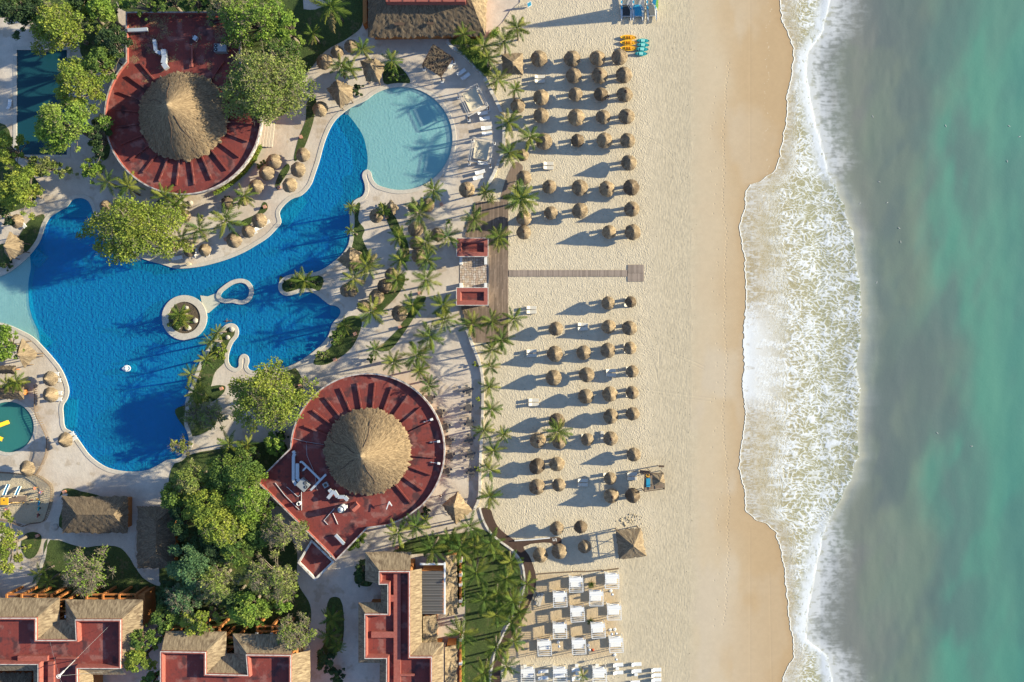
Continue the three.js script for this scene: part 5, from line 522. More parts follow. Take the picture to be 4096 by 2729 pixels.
// lifeguard tower
{ const t = thing('lifeguard_tower', 'wooden lifeguard tower with little thatch roof at the sand edge', 'tower'), h = 2.2, P = (x, y, e) => { const [X, Z] = G(x, y, e); return [X, e, Z]; }, w = plan([[2578, 1894], [2650, 1891], [2655, 1953], [2575, 1963]], h); part(t, 'platform', slabW(w, h - .12, h), M.wood); w.forEach(([x, z], i) => { const [u, v] = w[(i + 1) % 4]; part(t, 'post', bar([x, 0, z], [x, h + 1, z], .08), M.pole); for (const e of [.55, .95]) part(t, 'rail', bar([x, h + e, z], [u, h + e, v], .05), M.pole); });
  const rp = [[2609, 1897], [2653, 1891], [2662, 1936], [2612, 1946]].map(([x, y]) => P(x, y, h + 1.9)), ap = P(2640, 1926, h + 3); for (let i = 0; i < 4; i++) { part(t, 'thatch_slope', face(rp[(i + 1) % 4], rp[i], ap, ap, i + 51, { nu: 8, nv: 6, lump: .08 }), M.thatch); part(t, 'roof_post', bar([rp[i][0] * .995, h, rp[i][2]], [rp[i][0] * .995, h + 1.95, rp[i][2]], .05), M.pole); } part(t, 'ramp', beam(P(2560, 1888, .2), P(2600, 1892, h - .1), .7, .06), M.wood); for (const d of [0, 14]) part(t, 'ramp_rail', bar(P(2586, 1872 + d, .3), P(2604, 1888 + d, h), .06), M.pole); part(t, 'bench', bx(.7, .4, 1.5, P(2592, 1930, h)[0], h + .2, P(2592, 1930, h)[2]), M.blue); part(t, 'lifebuoy', new THREE.TorusGeometry(.26, .08, 8, 18), M.yellow, [P(2590, 1901, h)[0], h + .2, P(2590, 1901, h)[2]], [1.4, 0, 0]);
  const s = thing('beach_sign', 'brown board sign on a pole frame above the lifeguard tower', 'sign'); const q = P(2646, 1866, 2.4); part(s, 'board', bx(.9, .45, .3, q[0], 2.4, q[2]), M.brown); part(s, 'post', bar([q[0] - .3, 0, q[2] + .2], [q[0] - .3, 2.3, q[2]], .05), M.pole); part(s, 'post', bar([q[0] + .3, 0, q[2] + .2], [q[0] + .3, 2.3, q[2]], .05), M.pole); }

// ---------------------------------------------------------------- dining terrace
{ const chair = (o) => { part(o, 'seat', rb(.44, .05, .44, .02, 0, .45, 0), M.greyChair); part(o, 'backrest', bx(.44, .5, .04, 0, .72, .22), M.greyChair, undefined, undefined); for (const [a, b] of [[-.19, -.19], [.19, -.19], [.19, .19], [-.19, .19]]) part(o, 'leg', bx(.035, .45, .035, a, .225, b), M.dark); };
  let c0, t0; const cols = { 'by the white wall': [[1873, 1561], [1875, 1629], [1878, 1691], [1880, 1757], [1882, 1818], [1885, 1884]], 'by the round restaurant': [[1722, 1592], [1759, 1648], [1782, 1706], [1795, 1764], [1800, 1822], [1788, 1882]] };
  for (const [where, l] of Object.entries(cols)) l.forEach(([x, y], i) => { const [X, Z] = G(x, y), a = .32; const lab = `dark square dining table ${where}, ${ORD[i]} from the palms`; if (!t0) { t0 = thing('dining_table', lab, 'table', [X, 0, Z], a, 'dining tables on the terrace'); part(t0, 'table_top', rb(1.05, .05, 1.05, .02, 0, .74, 0), mat([.085, .075, .065], .6)); for (const [p, q] of [[-.45, -.45], [.45, -.45], [.45, .45], [-.45, .45]]) part(t0, 'leg', bx(.05, .72, .05, p, .36, q), M.dark); } else copyOf(t0, [X, 0, Z], a, lab);
    [0, 1, 2, 3].forEach((k) => { const b = a + k * Math.PI / 2, cx = X + Math.sin(b) * .82, cz = Z + Math.cos(b) * .82, cl = `dark chair ${['below', 'right of', 'above', 'left of'][k]} the ${ORD[i]} dining table ${where}`; if (!c0) { c0 = thing('dining_chair', cl, 'chair', [cx, 0, cz], b, 'chairs at the dining tables'); chair(c0); } else copyOf(c0, [cx, 0, cz], b, cl); }); }); }
// clay lamp boxes dotted along the lawns
[[1766, 819, 'beside the umbrella below the wading pool'], [1601, 1309, 'on the long diagonal grass strip'], [1607, 1003, 'on the curved lawn west of the palm grove'], [1679, 1173, 'at the head of the long grass strip'], [1422, 1336, 'on the lawn of the eastern bay'], [1483, 1046, 'at the tip of the curved pool lawn'], [1501, 1235, 'at the foot of the umbrella lawn'], [889, 1554, 'on the small lawn of the palm peninsula'], [1202, 1541, 'on the lawn under the terrace tree'], [1341, 1439, 'at the south end of the bay lawn'], [1548, 870, 'beside the little hut lawn'], [262, 1966, 'at the corner of the long thatched lodge'], [1588, 2189, 'at the path corner above the narrow hotel block'], [155, 2141, 'on the small oval bed near the playground'], [320, 2202, 'on the dark lawn near the bare tree'], [1062, 829, 'on the grass near the pale pool steps'], [1206, 550, 'on the long grass strip by the stairs'], [905, 958, 'behind the palm on the pool terrace'], [1117, 751, 'at the foot of the grass strip']].forEach(([x, y, l]) => { const [X, Z] = G(x, y), t = thing('clay_lamp', `square clay lamp box ${l}`, 'garden lamp', [X, .03, Z], .4, 'clay lamp boxes on the lawns'); part(t, 'box', rb(.46, .55, .46, .04, 0, .27, 0), M.terracotta); part(t, 'cap', bx(.56, .06, .56, 0, .58, 0), mat([.5, .26, .18], .9)); });
// poolside lamp, pool hydrant, fountain and the rocks
{ const [X, Z] = G(754, 1055, .9), t = thing('pool_lamp', 'round pale lamp bollard on the pool coping', 'lamp', [X, .05, Z]); part(t, 'post', new THREE.CylinderGeometry(.14, .18, .8, 14), M.cream, [0, .4, 0]); part(t, 'lamp_head', new THREE.CylinderGeometry(.42, .36, .3, 18), M.cream, [0, .9, 0]); part(t, 'lens', new THREE.CylinderGeometry(.2, .2, .05, 14), M.tan, [0, 1.07, 0]); }
function rock(r, sd) { const g = new THREE.IcosahedronGeometry(r, 1), p = g.attributes.position; for (let i = 0; i < p.count; i++) { const k = .75 + .5 * fbm(p.getX(i) * 2 / r + sd, p.getZ(i) * 2 / r + p.getY(i) * 3 / r, 2); p.setXYZ(i, p.getX(i) * k, p.getY(i) * k * .7, p.getZ(i) * k); } g.computeVertexNormals(); return g; }
const rockG = [1, 2, 3].map((k) => rock(.5, k * 7)), rockM = mat([.42, .38, .32], .95);
const rockSpots = [['on the planter island, upper', 747, 1231], ['on the planter island, right', 782, 1282], ['on the planter island, bottom', 755, 1312], ['on the planter island, lower left', 716, 1310], ['on the palm peninsula, upper', 912, 1350], ['on the palm peninsula, lower', 880, 1382], ['at the tip of the palm peninsula', 928, 1318], ['near the red ring roof, left', 720, 815], ['near the red ring roof, middle', 745, 822], ['near the red ring roof, right', 762, 812], ['near the red ring roof, lowest', 738, 835], ['beside the twiggy shrubs on the pool bank', 915, 1668], ['by the big bushes under the terrace tree', 1010, 1790], ['at the white stone beside the long lodge', 222, 2108]];
rockSpots.forEach(([l, x, y], i) => { const [X, Z] = G(x, y), m = single('rock', `pale boulder ${l}`, 'rock', rockG[i % 3], rockM, 'boulders in the planting'); m.position.set(X, .12, Z); m.rotation.y = i; m.scale.setScalar(rr(.7, 1.3)); });
{ const [X, Z] = G(508, 1474), t = thing('pool_fountain', 'white bubbling fountain head in the middle of the blue pool', 'fountain', [X, -.12, Z]); part(t, 'spout', rock(.42, 3), M.white, [-.2, .12, 0]); part(t, 'spout', rock(.3, 8), M.white, [-.65, .1, .05]); part(t, 'plinth', new THREE.CylinderGeometry(.55, .9, 1.2, 18), M.poolPale, [.35, -.62, 0]); part(t, 'foam_ring', (() => { const g = new THREE.TorusGeometry(.5, .1, 6, 20); g.rotateX(Math.PI / 2); g.scale(1.2, .5, 1); return g; })(), M.whiteCloth, [-.1, .02, 0]); }
// yellow slides in the children pool
{ const t = thing('water_slide', 'yellow water slide chute ending in the children pool, upper', 'slide'), P = (x, y, h) => { const [X, Z] = G(x, y, h); return [X, h, Z]; }, a = P(-30, 1712, 1.5), b = P(36, 1688, .15); part(t, 'chute', beam(a, b, .6, .06), M.yellow); const n = [(b[2] - a[2]), -(b[0] - a[0])], l = Math.hypot(...n); for (const s of [-.32, .32]) part(t, 'side_wall', beam([a[0] + n[0] / l * s, a[1] + .12, a[2] + n[1] / l * s], [b[0] + n[0] / l * s, b[1] + .12, b[2] + n[1] / l * s], .07, .26), M.yellow); part(t, 'leg', bar(P(0, 1701, -.5), P(0, 1701, .8), .06), M.yellow);
  const t2 = thing('water_slide', 'yellow water slide chute at the picture edge, lower', 'slide'), c = P(-40, 1738, 1.5), d = P(9, 1757, .15); part(t2, 'chute', beam(c, d, .6, .06), M.yellow); part(t2, 'side_wall', beam([c[0], c[1] + .12, c[2] + .3], [d[0], d[1] + .12, d[2] + .3], .07, .26), M.yellow); part(t2, 'leg', bar(P(-10, 1748, -.5), P(-10, 1748, .7), .06), M.yellow); }
// playground
{ const t = thing('play_tower', 'yellow-roofed playground tower with two blue slides', 'playground'), P = (x, y, h) => { const [X, Z] = G(x, y, h); return [X, h, Z]; }, [X, Z] = G(18, 2005, 2.5); part(t, 'roof', bx(1.35, .12, 1.3, X, 2.6, Z), M.yellow); part(t, 'roof_hole', bx(.22, .02, .22, X, 2.68, Z - .2), M.brown); for (const [a, b] of [[-1, -1], [1, -1], [1, 1], [-1, 1]]) part(t, 'post', bx(.1, 2.6, .1, X + a * .6, 1.3, Z + b * .55), M.cream); part(t, 'deck', bx(3.6, .1, 1.2, X + 1.3, 1.2, Z - .2), M.wood); part(t, 'rail', bx(3.7, .1, .1, X + 1.3, 1.9, Z - .85), M.cream); for (let k = 0; k < 7; k++) part(t, 'baluster', bx(.05, .7, .05, X + .9 + k * .35, 1.6, Z + .42), M.cream); part(t, 'rail', bx(2.4, .08, .08, X + 1.9, 1.98, Z + .42), M.yellow); for (const [a, b] of [[[16, 1981, 1.2], [34, 1938, .15]], [[60, 1990, 1.2], [80, 1946, .15]]]) { const A = P(...a), B = P(...b), M1 = [mix(A[0], B[0], .5), .75, mix(A[2], B[2], .5)]; for (const [p, q] of [[A, M1], [M1, B]]) { const s = part(t, 'slide', beam(p, q, .5, .05), M.blue); part(s, 'slide_edge', beam([p[0] + .27, p[1] + .1, p[2]], [q[0] + .27, q[1] + .1, q[2]], .06, .2), M.white); part(s, 'slide_edge', beam([p[0] - .27, p[1] + .1, p[2]], [q[0] - .27, q[1] + .1, q[2]], .06, .2), M.white); } }
  const s = thing('swing_frame', 'triangular dark swing frame with yellow seats in the playground', 'swing'), A = P(148, 2000, 2), B = P(84, 2012, 2.1); part(s, 'top_bar', bar(A, B, .05), M.dark); for (const [q, k] of [[A, 1], [B, -1]]) for (const d of [-.7, .7]) part(s, 'leg', bar(q, [q[0], 0, q[2] + d], .05), M.dark); for (const [u, m] of [[.3, M.yellow], [.65, M.redTrim]]) { const x = mix(A[0], B[0], u), z = mix(A[2], B[2], u); part(s, 'seat', bx(.4, .06, .22, x, .55, z), m); for (const d of [-.17, .17]) part(s, 'rope', bar([x + d, .55, z], [x + d, 2.02, z], .015, 4), M.dark); }
  [[161, 2012, M.blue, 'upper one with blue seat'], [160, 2033, M.teal, 'middle one with teal seat'], [157, 2060, M.redTrim, 'lower one with red seat']].forEach(([x, y, m, l]) => { const [X, Z] = G(x, y), r = thing('spring_rider', `small playground spring rider, ${l}`, 'spring rider', [X, 0, Z], 1.4); part(r, 'spring', new THREE.CylinderGeometry(.12, .16, .4, 10), M.dark, [0, .2, 0]); part(r, 'body', rb(.8, .3, .22, .08, 0, .5, 0), m); part(r, 'handle', bar([.2, .7, -.2], [.2, .7, .2], .025), M.dark); });
  function picket(label, pts, h) { const t = thing('picket_fence', label, 'fence'), w = fine(plan(smooth(pts, false, 5)), .3, false), g = bx(.09, h, .06); w.forEach(([x, z], i) => { const q = w[Math.min(i + 1, w.length - 1)], p = w[Math.max(0, i - 1)]; part(t, 'picket', g, M.pole, [x, h / 2, z], [0, -Math.atan2(q[1] - p[1], q[0] - p[0]), 0]); }); part(t, 'fence_rail', sweep(w, [[.05, h - .25], [.05, h - .17], [-.05, h - .17], [-.05, h - .25], [.05, h - .25]], false), M.pole); }
  picket('dark picket fence curving round the children pool', [[148, 1540], [150, 1590], [152, 1650], [175, 1700], [197, 1755], [192, 1815], [168, 1870], [152, 1897]], 1.15); picket('dark picket fence round the sandy playground', [[152, 1897], [190, 1922], [212, 1945], [214, 1985], [200, 2040], [182, 2082], [120, 2094], [105, 2102], [50, 2085], [-60, 2062]], 1.15); picket('dark picket fence between children pool and playground', [[148, 1898], [100, 1895], [40, 1890], [-60, 1886]], 1.15); }

// ---------------------------------------------------------------- people
function bodyGeo(bones, colour, size, res = 44) { const mc = new MarchingCubes(res, M.white, false, false, 60000); mc.isolation = 0; const hs = res / 2, bb = bones.map(([a, b, r, s]) => ({ a, b, r, s })); for (let k = 0; k < res; k++) for (let j = 0; j < res; j++) for (let i = 0; i < res; i++) { const x = (i - hs) / hs * size, y = (j - hs) / hs * size, z = (k - hs) / hs * size; let d = 9; for (const { a, b, r, s } of bb) { const ux = b[0] - a[0], uy = b[1] - a[1], uz = b[2] - a[2], t = clamp(((x - a[0]) * ux + (y - a[1]) * uy + (z - a[2]) * uz) / (ux * ux + uy * uy + uz * uz + 1e-9)), q = Math.hypot(x - a[0] - ux * t, y - a[1] - uy * t, z - a[2] - uz * t) - mix(r, s, t), kk = .05, h = Math.max(kk - Math.abs(d - q), 0) / kk; d = Math.min(d, q) - h * h * kk * .25; } mc.field[i + j * res + k * res * res] = -d; } mc.update(); const n = mc.count, pos = Array.from(mc.positionArray.subarray(0, n * 3), (v) => v * size), col = []; for (let i = 0; i < n; i++) col.push(...colour(pos[i * 3], pos[i * 3 + 1], pos[i * 3 + 2])); const g = geom(pos, null, null, col); return g; }
const skinC = [.36, .20, .13], standBones = (st) => [[[0, .5, 0], [0, .62, 0], .09, .1], [[0, .02, 0], [0, .4, 0], .15, .17], [[0, .4, 0], [0, .52, 0], .08, .06], [[-.17, .38, 0], [-.24, .1, .06 * st], .055, .045], [[-.24, .1, .06 * st], [-.2, -.12, .2 * st], .045, .035], [[.17, .38, 0], [.24, .1, -.06 * st], .055, .045], [[.24, .1, -.06 * st], [.2, -.12, -.1 * st], .045, .035], [[-.2, -.12, .2 * st], [-.2, -.2, .22 * st], .035, .03], [[.2, -.12, -.1 * st], [.2, -.2, -.12 * st], .035, .03], [[-.09, 0, 0], [-.1, -.42, -.12 * st], .09, .06], [[-.1, -.42, -.12 * st], [-.1, -.8, -.25 * st], .06, .04], [[.09, 0, 0], [.1, -.42, .16 * st], .09, .06], [[.1, -.42, .16 * st], [.1, -.8, .14 * st], .06, .04], [[-.1, -.83, -.25 * st], [-.1, -.85, -.08 - .25 * st], .04, .03], [[.1, -.83, .14 * st], [.1, -.85, .06 + .14 * st], .04, .03], [[0, .58, .07], [0, .57, .1], .025, .015]];
const pM = new THREE.MeshStandardMaterial({ vertexColors: true, roughness: .8 });
function person(x, y, turn, top, low, hair, label, k = 1, st = 1, base = 0) { const [X, Z] = G(x, y), m = single('person', label, 'person', bodyGeo(standBones(st), (a, b, c) => b > .6 || (b > .52 && c < .02) ? hair : b > .42 ? skinC : b > -.02 && Math.abs(a) < .235 && b < .42 ? top : b > -.42 && b <= 0 && Math.abs(a) < .185 ? low : skinC, .95), pM); m.position.set(X, base + .87 * k, Z); m.rotation.y = turn; m.scale.setScalar(k); return m; }
person(1765, 1981, 1.2, [.75, .75, .72], [.05, .05, .06], [.02, .015, .01], 'person in white shirt and dark trousers walking beside the restaurant'); person(2431, 396, .6, [.25, .33, .45], [.3, .3, .35], [.03, .02, .015], 'person in blue-grey clothes bending at the third umbrella row', 1, .6, .1); person(150, 1950, 1.6, [.45, .12, .08], [.3, .2, .06], [.02, .015, .01], 'person in red top standing in the sunny corner of the playground'); person(172, 1966, 1.3, [.10, .08, .20], [.25, .05, .05], [.02, .015, .01], 'person in dark top beside the playground fence'); person(36, 2033, 2.4, [.18, .05, .10], [.05, .05, .08], [.02, .015, .01], 'person below the yellow playground tower'); 
{ const [X, Z] = G(914, 1284), m = single('person', 'swimmer stretched out in the pool beside the palm peninsula', 'person', bodyGeo([[[.62, .04, 0], [.72, .05, 0], .09, .1], [[.02, 0, 0], [.42, .02, 0], .13, .16], [[.42, .02, 0], [.56, .03, 0], .07, .06], [[.4, .02, -.18], [.62, 0, -.4], .05, .04], [[.62, 0, -.4], [.86, .02, -.3], .04, .03], [[.4, .02, .18], [.3, 0, .42], .05, .04], [[.3, 0, .42], [.1, 0, .5], .04, .03], [[0, 0, -.09], [-.42, -.02, -.14], .09, .06], [[-.42, -.02, -.14], [-.86, -.03, -.2], .06, .035], [[0, 0, .09], [-.42, -.02, .1], .09, .06], [[-.42, -.02, .1], [-.86, -.02, .04], .06, .035]], (x, y) => x > .6 ? [.02, .015, .012] : x > -.3 && x < .05 ? [.02, .03, .05] : [.16, .09, .06], 1), pM); m.position.set(X, -.12, Z); m.rotation.y = 2.8 + .4; }
// sea birds resting and flying over the water
{ const birdB = (() => { const pos = []; const b = new THREE.SphereGeometry(.16, 10, 8); b.scale(1.7, .8, .8); return b; })(), wing = (() => { const s = new THREE.Shape([[0, 0], [.16, .5], [.02, .85], [-.12, .45], [-.14, 0]].map(([a, b]) => new THREE.Vector2(a, b))), g = new THREE.ExtrudeGeometry(s, { depth: .03, bevelEnabled: false }); g.rotateX(-Math.PI / 2); return g; })(), wh = mat([.5, .5, .48], .9); [[3492, 466, .4, 'nearest the breaking wave, top'], [3517, 727, 1.2, 'above the mist of foam'], [3549, 811, 2, 'by itself below the first'], [3597, 912, .9, 'between two others offshore'], [3604, 968, .2, 'lowest of the inshore group'], [3440, 814, 2.4, 'right at the back of the breaker'], [3784, 503, .5, 'in the middle of the dark patch'], [4037, 504, 1.1, 'far offshore near the right edge'], [4078, 547, 1.9, 'at the extreme right edge'], [4030, 645, .3, 'far offshore, lowest'], [3507, 1130, 2.8, 'near the dark weed strand'], [3750, 1732, .8, 'offshore in the lower half'], [3887, 1785, 1.5, 'farthest out in the lower half']].forEach(([x, y, a, l], i) => { const h = -.9, [X, Z] = G(x, y, h), t = thing('sea_bird', `small white sea bird on the water, ${l}`, 'bird', [X, h, Z], a, 'sea birds on the water'); t.scale.setScalar(.3); part(t, 'body', birdB, wh); part(t, 'wing', wing, wh, [0, .04, -.08], [-.12, 0, 0]); const w = part(t, 'wing', wing, wh, [0, .04, .08], [.12, 0, 0]); w.scale.z = -1; part(t, 'tail', bx(.22, .03, .14, -.32, 0, 0), wh); part(t, 'beak', new THREE.ConeGeometry(.035, .14, 6), M.yellow, [.32, 0, 0], [0, 0, -Math.PI / 2]); }); }

// ---------------------------------------------------------------- palms
function frondG(L, rise, droop, sd, n = 17) {   // a feather leaf: curved midrib with leaflets hanging from both sides
  const f = rng(sd), pos = [], idx = [], P = (t) => [L * t * (1 - .10 * t * droop), L * (rise * t - droop * t * t * .55), L * .05 * Math.sin(t * 2 + sd) * t]; const tri = (a, b, c) => { const o = pos.length / 3; pos.push(...a, ...b, ...c); idx.push(o, o + 1, o + 2); };
  for (let i = 0; i < 7; i++) { const a = P(i / 7), b = P((i + 1) / 7), w = .035 * (1 - i / 8), v = .035 * (1 - (i + 1) / 8); tri([a[0], a[1], a[2] - w], [a[0], a[1], a[2] + w], [b[0], b[1], b[2] + v]); tri([a[0], a[1], a[2] - w], [b[0], b[1], b[2] + v], [b[0], b[1], b[2] - v]); tri([a[0], a[1] - w, a[2]], [a[0], a[1], a[2] + w], b); }
  for (let i = 0; i < n; i++) for (const s of [-1, 1]) { const t = .13 + .86 * (i + .5 * f()) / n, a = P(t), l = L * (.215 * Math.sin(Math.PI * (.12 + .80 * t)) + .04) * rr(.85, 1.12, f), sw = rr(.55, .85, f) + .35 * t, hang = rr(.15, .5, f), w = .048 * L / 2.6; const tip = [a[0] + l * Math.sin(sw), a[1] - l * hang, a[2] + s * l * Math.cos(sw)], m = [mix(a[0], tip[0], .5), mix(a[1], tip[1], .5) + .07 * l, mix(a[2], tip[2], .5)]; tri([a[0] - w, a[1], a[2]], [m[0] + w, m[1], m[2]], [m[0] - w, m[1] + .01, m[2]]); tri([a[0] - w, a[1], a[2]], [a[0] + w, a[1], a[2]], [m[0] + w, m[1], m[2]]); tri([m[0] - w, m[1], m[2]], [m[0] + w, m[1], m[2]], tip); }
  return geom(pos, null, idx);
}
const fronds = [[1, .25, .55, 1], [1, .2, .8, 2], [1, .3, .95, 3], [1, .15, .45, 4], [1, .2, 1.15, 5], [1, .35, .7, 6]].map(([L, a, b, k]) => frondG(2.6, a, b, k));
let palmK = 0; const nutG = new THREE.SphereGeometry(.13, 8, 6);
function palm(x, y, R, h, label, group, o = {}) {
  const k = palmK++, f = rng(k * 13 + 77), [X, Z] = G(x, y, h), ln = o.lean ?? rr(.2, .9, f) * h / 5, la = o.la ?? f() * 6.28, bx_ = Math.cos(la) * ln, bz = Math.sin(la) * ln, s = R * U / 2.42, t = thing('palm_tree', label, 'palm tree', [X + bx_, .02, Z + bz], 0, group);
  const pts = [0, .3, .65, 1].map((q) => new THREE.Vector3(-bx_ * q * q, h * q, -bz * q * q)), g = new THREE.TubeGeometry(new THREE.CatmullRomCurve3(pts), 10, .14, 7), p = g.attributes.position; for (let i = 0; i < p.count; i++) { const q = p.getY(i) / h, c = new THREE.CatmullRomCurve3(pts).getPoint(clamp(q)), w = mix(1.35, .8, clamp(q)); p.setX(i, c.x + (p.getX(i) - c.x) * w); p.setZ(i, c.z + (p.getZ(i) - c.z) * w); } { const u = g.attributes.uv; for (let i = 0; i < u.count; i++) u.setXY(i, u.getY(i), u.getX(i) * h); } g.computeVertexNormals(); part(t, 'trunk', g, M.trunk);
  const n = o.n ?? 13 + (f() * 5 | 0), warm = o.warm ?? f(); for (let i = 0; i < n; i++) { const q = i / (n - 1), el = mix(1.0, -.42, Math.pow(q, .75)) + rr(-.14, .14, f), az = i * 2.39996 + rr(-.25, .25, f), m = M.frond[q > .93 && f() < .35 ? 3 : f() < .16 + .42 * warm ? 2 : f() < .5 + .35 * warm ? 1 : 0], l = part(t, 'frond', fronds[(f() * 6) | 0], m, [-bx_, h, -bz]); l.rotation.order = 'YZX'; l.rotation.set(rr(-.5, .5, f), az, el); l.scale.setScalar(s * mix(.78, 1.08, Math.sqrt(q)) * rr(.9, 1.08, f)); }
  part(t, 'heart', (() => { const c = new THREE.ConeGeometry(.12, 1.1, 7); c.translate(0, .45, 0); return c; })(), M.frond[1], [-bx_, h - .05, -bz]).scale.setScalar(s); if (f() < .6) for (let i = 0; i < 4; i++) { const a = f() * 6.28; part(t, 'coconut', nutG, i % 2 ? M.frond[2] : M.brown, [-bx_ + .22 * Math.cos(a), h - .22, -bz + .22 * Math.sin(a)]); } return t;
}
function grove(pre, post, list, h, group, o) { list.forEach(([x, y, R, hh], i) => palm(x, y, R, hh ?? h, `${pre}, ${ORD[i]} ${post}`, group, o)); }
grove('coconut palm along the white wall of the dining terrace', 'from the timber deck', [[1962, 1467, 42], [1958, 1547, 46], [1965, 1637, 46], [1936, 1721, 48], [2014, 1739, 36], [1976, 1804, 50], [1958, 1878, 48], [1960, 1985, 52]], 3, 'palms along the beach wall', { warm: .4 });
grove('coconut palm at the lower end of the timber deck', 'from the left', [[1887, 1294, 56], [1967, 1285, 50], [1967, 1400, 46], [2007, 1361, 56], [2056, 1276, 52]], 4, 'palms at the timber deck', { warm: .45 });
grove('coconut palm on the garden wall beside the wading pool terrace', 'from the thatched hall', [[1855, 138, 46], [1934, 188, 58], [1949, 232, 46], [2018, 165, 54], [2068, 112, 54], [1989, 317, 56], [2061, 357, 36], [2034, 491, 56], [2038, 612, 56], [2120, 549, 54]], 4.6, 'palms along the stone wall');
palm(2083, 794, 74, 6, 'large coconut palm between the timber deck and the umbrellas above the boardwalk', 'palms at the timber deck', { n: 22 }); palm(1896, 879, 58, 6, 'coconut palm over the upper left corner of the timber deck', 'palms at the timber deck'); palm(1994, 950, 54, 5.5, 'coconut palm over the timber deck beside the upper red pavilion', 'palms at the timber deck'); palm(1942, 767, 38, 3.6, 'small palm at the lower end of the curved stone wall', 'palms along the stone wall'); palm(1964, 796, 22, 2.6, 'very small palm at the upper edge of the timber deck', 'palms at the timber deck'); palm(2232, 1726, 54, 4.5, 'lone coconut palm standing among the umbrellas on the sand', 'palms on the sand', { n: 16 });
grove('coconut palm in the grove between wading pool and red pavilions', 'from the wading pool', [[1735, 762, 48], [1677, 852, 66], [1596, 950, 50], [1703, 972, 60], [1793, 948, 52], [1601, 1039, 46], [1708, 1039, 52], [1467, 1061, 60], [1534, 843, 34, 3.5]], 5.6, 'palms in the grove');
grove('coconut palm along the diagonal grass strips', 'from the red pavilions', [[1703, 1120, 60], [1587, 1120, 50], [1413, 1115, 52], [1485, 1249, 64], [1650, 1222, 52], [1770, 1222, 54], [1779, 1276, 56], [1721, 1347, 64], [1668, 1422, 66], [1574, 1449, 50], [1503, 1398, 38], [1677, 1485, 42], [1717, 1543, 46]], 5.6, 'palms along the grass strips');
grove('coconut palm on the bank between the round building and the pool', 'from the stairs', [[977, 785, 52], [903, 883, 72], [796, 914, 60], [727, 960, 50], [710, 822, 48], [722, 797, 40], [656, 789, 56], [513, 745, 56], [429, 727, 50]], 5, 'palms below the poolside round building', { warm: .5 });
grove('palm at the top terrace near the thatched hall', 'from the left', [[1251, 136, 40, 5], [1323, 27, 78, 7], [1365, 268, 50, 5], [1449, 196, 46, 5], [1400, 277, 46, 5], [1567, 243, 48, 5]], 5, 'palms near the thatched hall');
grove('palm leaning over the little peninsula in the pool', 'from the hot tub', [[847, 1365, 46], [870, 1330, 36], [822, 1440, 40], [763, 1498, 46], [785, 1570, 50]], 4, 'palms on the pool peninsula', { warm: .8, n: 13 });
palm(1218, 1124, 56, 4.6, 'shaggy palm on the rounded peninsula at the centre of the pool', 'palms on the pool peninsula', { warm: .5 }); palm(1190, 1118, 38, 3.2, 'low palm at the tip of the rounded pool peninsula', 'palms on the pool peninsula'); palm(718, 1258, 46, 3, 'palm growing on the round planter island', 'palms on the pool peninsula', { warm: .6, n: 18 }); palm(735, 1285, 34, 2.2, 'low palm beside the taller one on the planter island', 'palms on the pool peninsula', { warm: .5 }); palm(1378, 1303, 36, 4, 'palm at the edge of the eastern pool bay', 'palms along the grass strips'); palm(1405, 829, 30, 4, 'slim palm on the pool edge below the wading pool, upper', 'palms along the grass strips'); palm(1402, 920, 28, 4, 'slim palm on the pool edge below the wading pool, lower', 'palms along the grass strips');
grove('coconut palm filling the lower lawn by the dark path', 'from the top', [[1800, 2160, 54], [1900, 2190, 50], [1990, 2380, 56], [2075, 2450, 50], [1985, 2590, 54]], 5.4, 'palms on the lawn', { warm: .4 });
grove('tall coconut palm on the lawn beside the narrow hotel block', 'in reading order', [[1592, 2132, 60], [1663, 2105, 54], [1878, 2105, 54], [1728, 2194, 66], [1840, 2194, 66], [1963, 2172, 60], [2043, 2248, 50], [1904, 2292, 62], [2025, 2315, 56], [2107, 2337, 46], [1936, 2400, 66], [2052, 2404, 60], [2043, 2489, 60], [1846, 2533, 68], [2056, 2565, 50], [2025, 2663, 56], [1936, 2694, 58], [1985, 2462, 58]], 6.2, 'palms on the lawn', { warm: .3 });
palm(1980, 2215, 40, 4, 'shorter palm tucked among the tall ones on the lawn', 'palms on the lawn'); palm(2330, 2703, 34, 3, 'small leaning palm between the loungers at the bottom edge', 'palms on the sand', { n: 9 });
grove('palm in the shady garden at the lower left', 'from the top', [[914, 1775, 50], [990, 1779, 40], [67, 1529, 44], [30, 1536, 40], [156, 2297, 44], [190, 2330, 38], [1325, 2475, 48], [1316, 2542, 48], [1347, 2582, 40], [460, 232, 26], [1700, 2080, 30]], 4, 'palms in the shady gardens', { warm: .55 });
for (const [x, y, l] of [[2366, 2341, 'between the two upper rows'], [2364, 2489, 'beside the fourth row']]) { const [X, Z] = G(x, y, 1), t = thing('potted_palm', `bushy potted palm among the canopy beds, ${l}`, 'plant', [X, .1, Z], 0, 'potted palms among the beds'); part(t, 'pot', new THREE.CylinderGeometry(.3, .22, .5, 14), M.terracotta, [0, .25, 0]); const f = rng(x); for (let i = 0; i < 22; i++) { const l = part(t, 'frond', fronds[i % 6], M.frond[f() < .6 ? 0 : 1], [0, .5, 0]); l.rotation.order = 'YZX'; l.rotation.set(rr(-.4, .4, f), i * 2.4, mix(1.1, -.1, i / 22)); l.scale.setScalar(rr(.28, .36, f)); } }

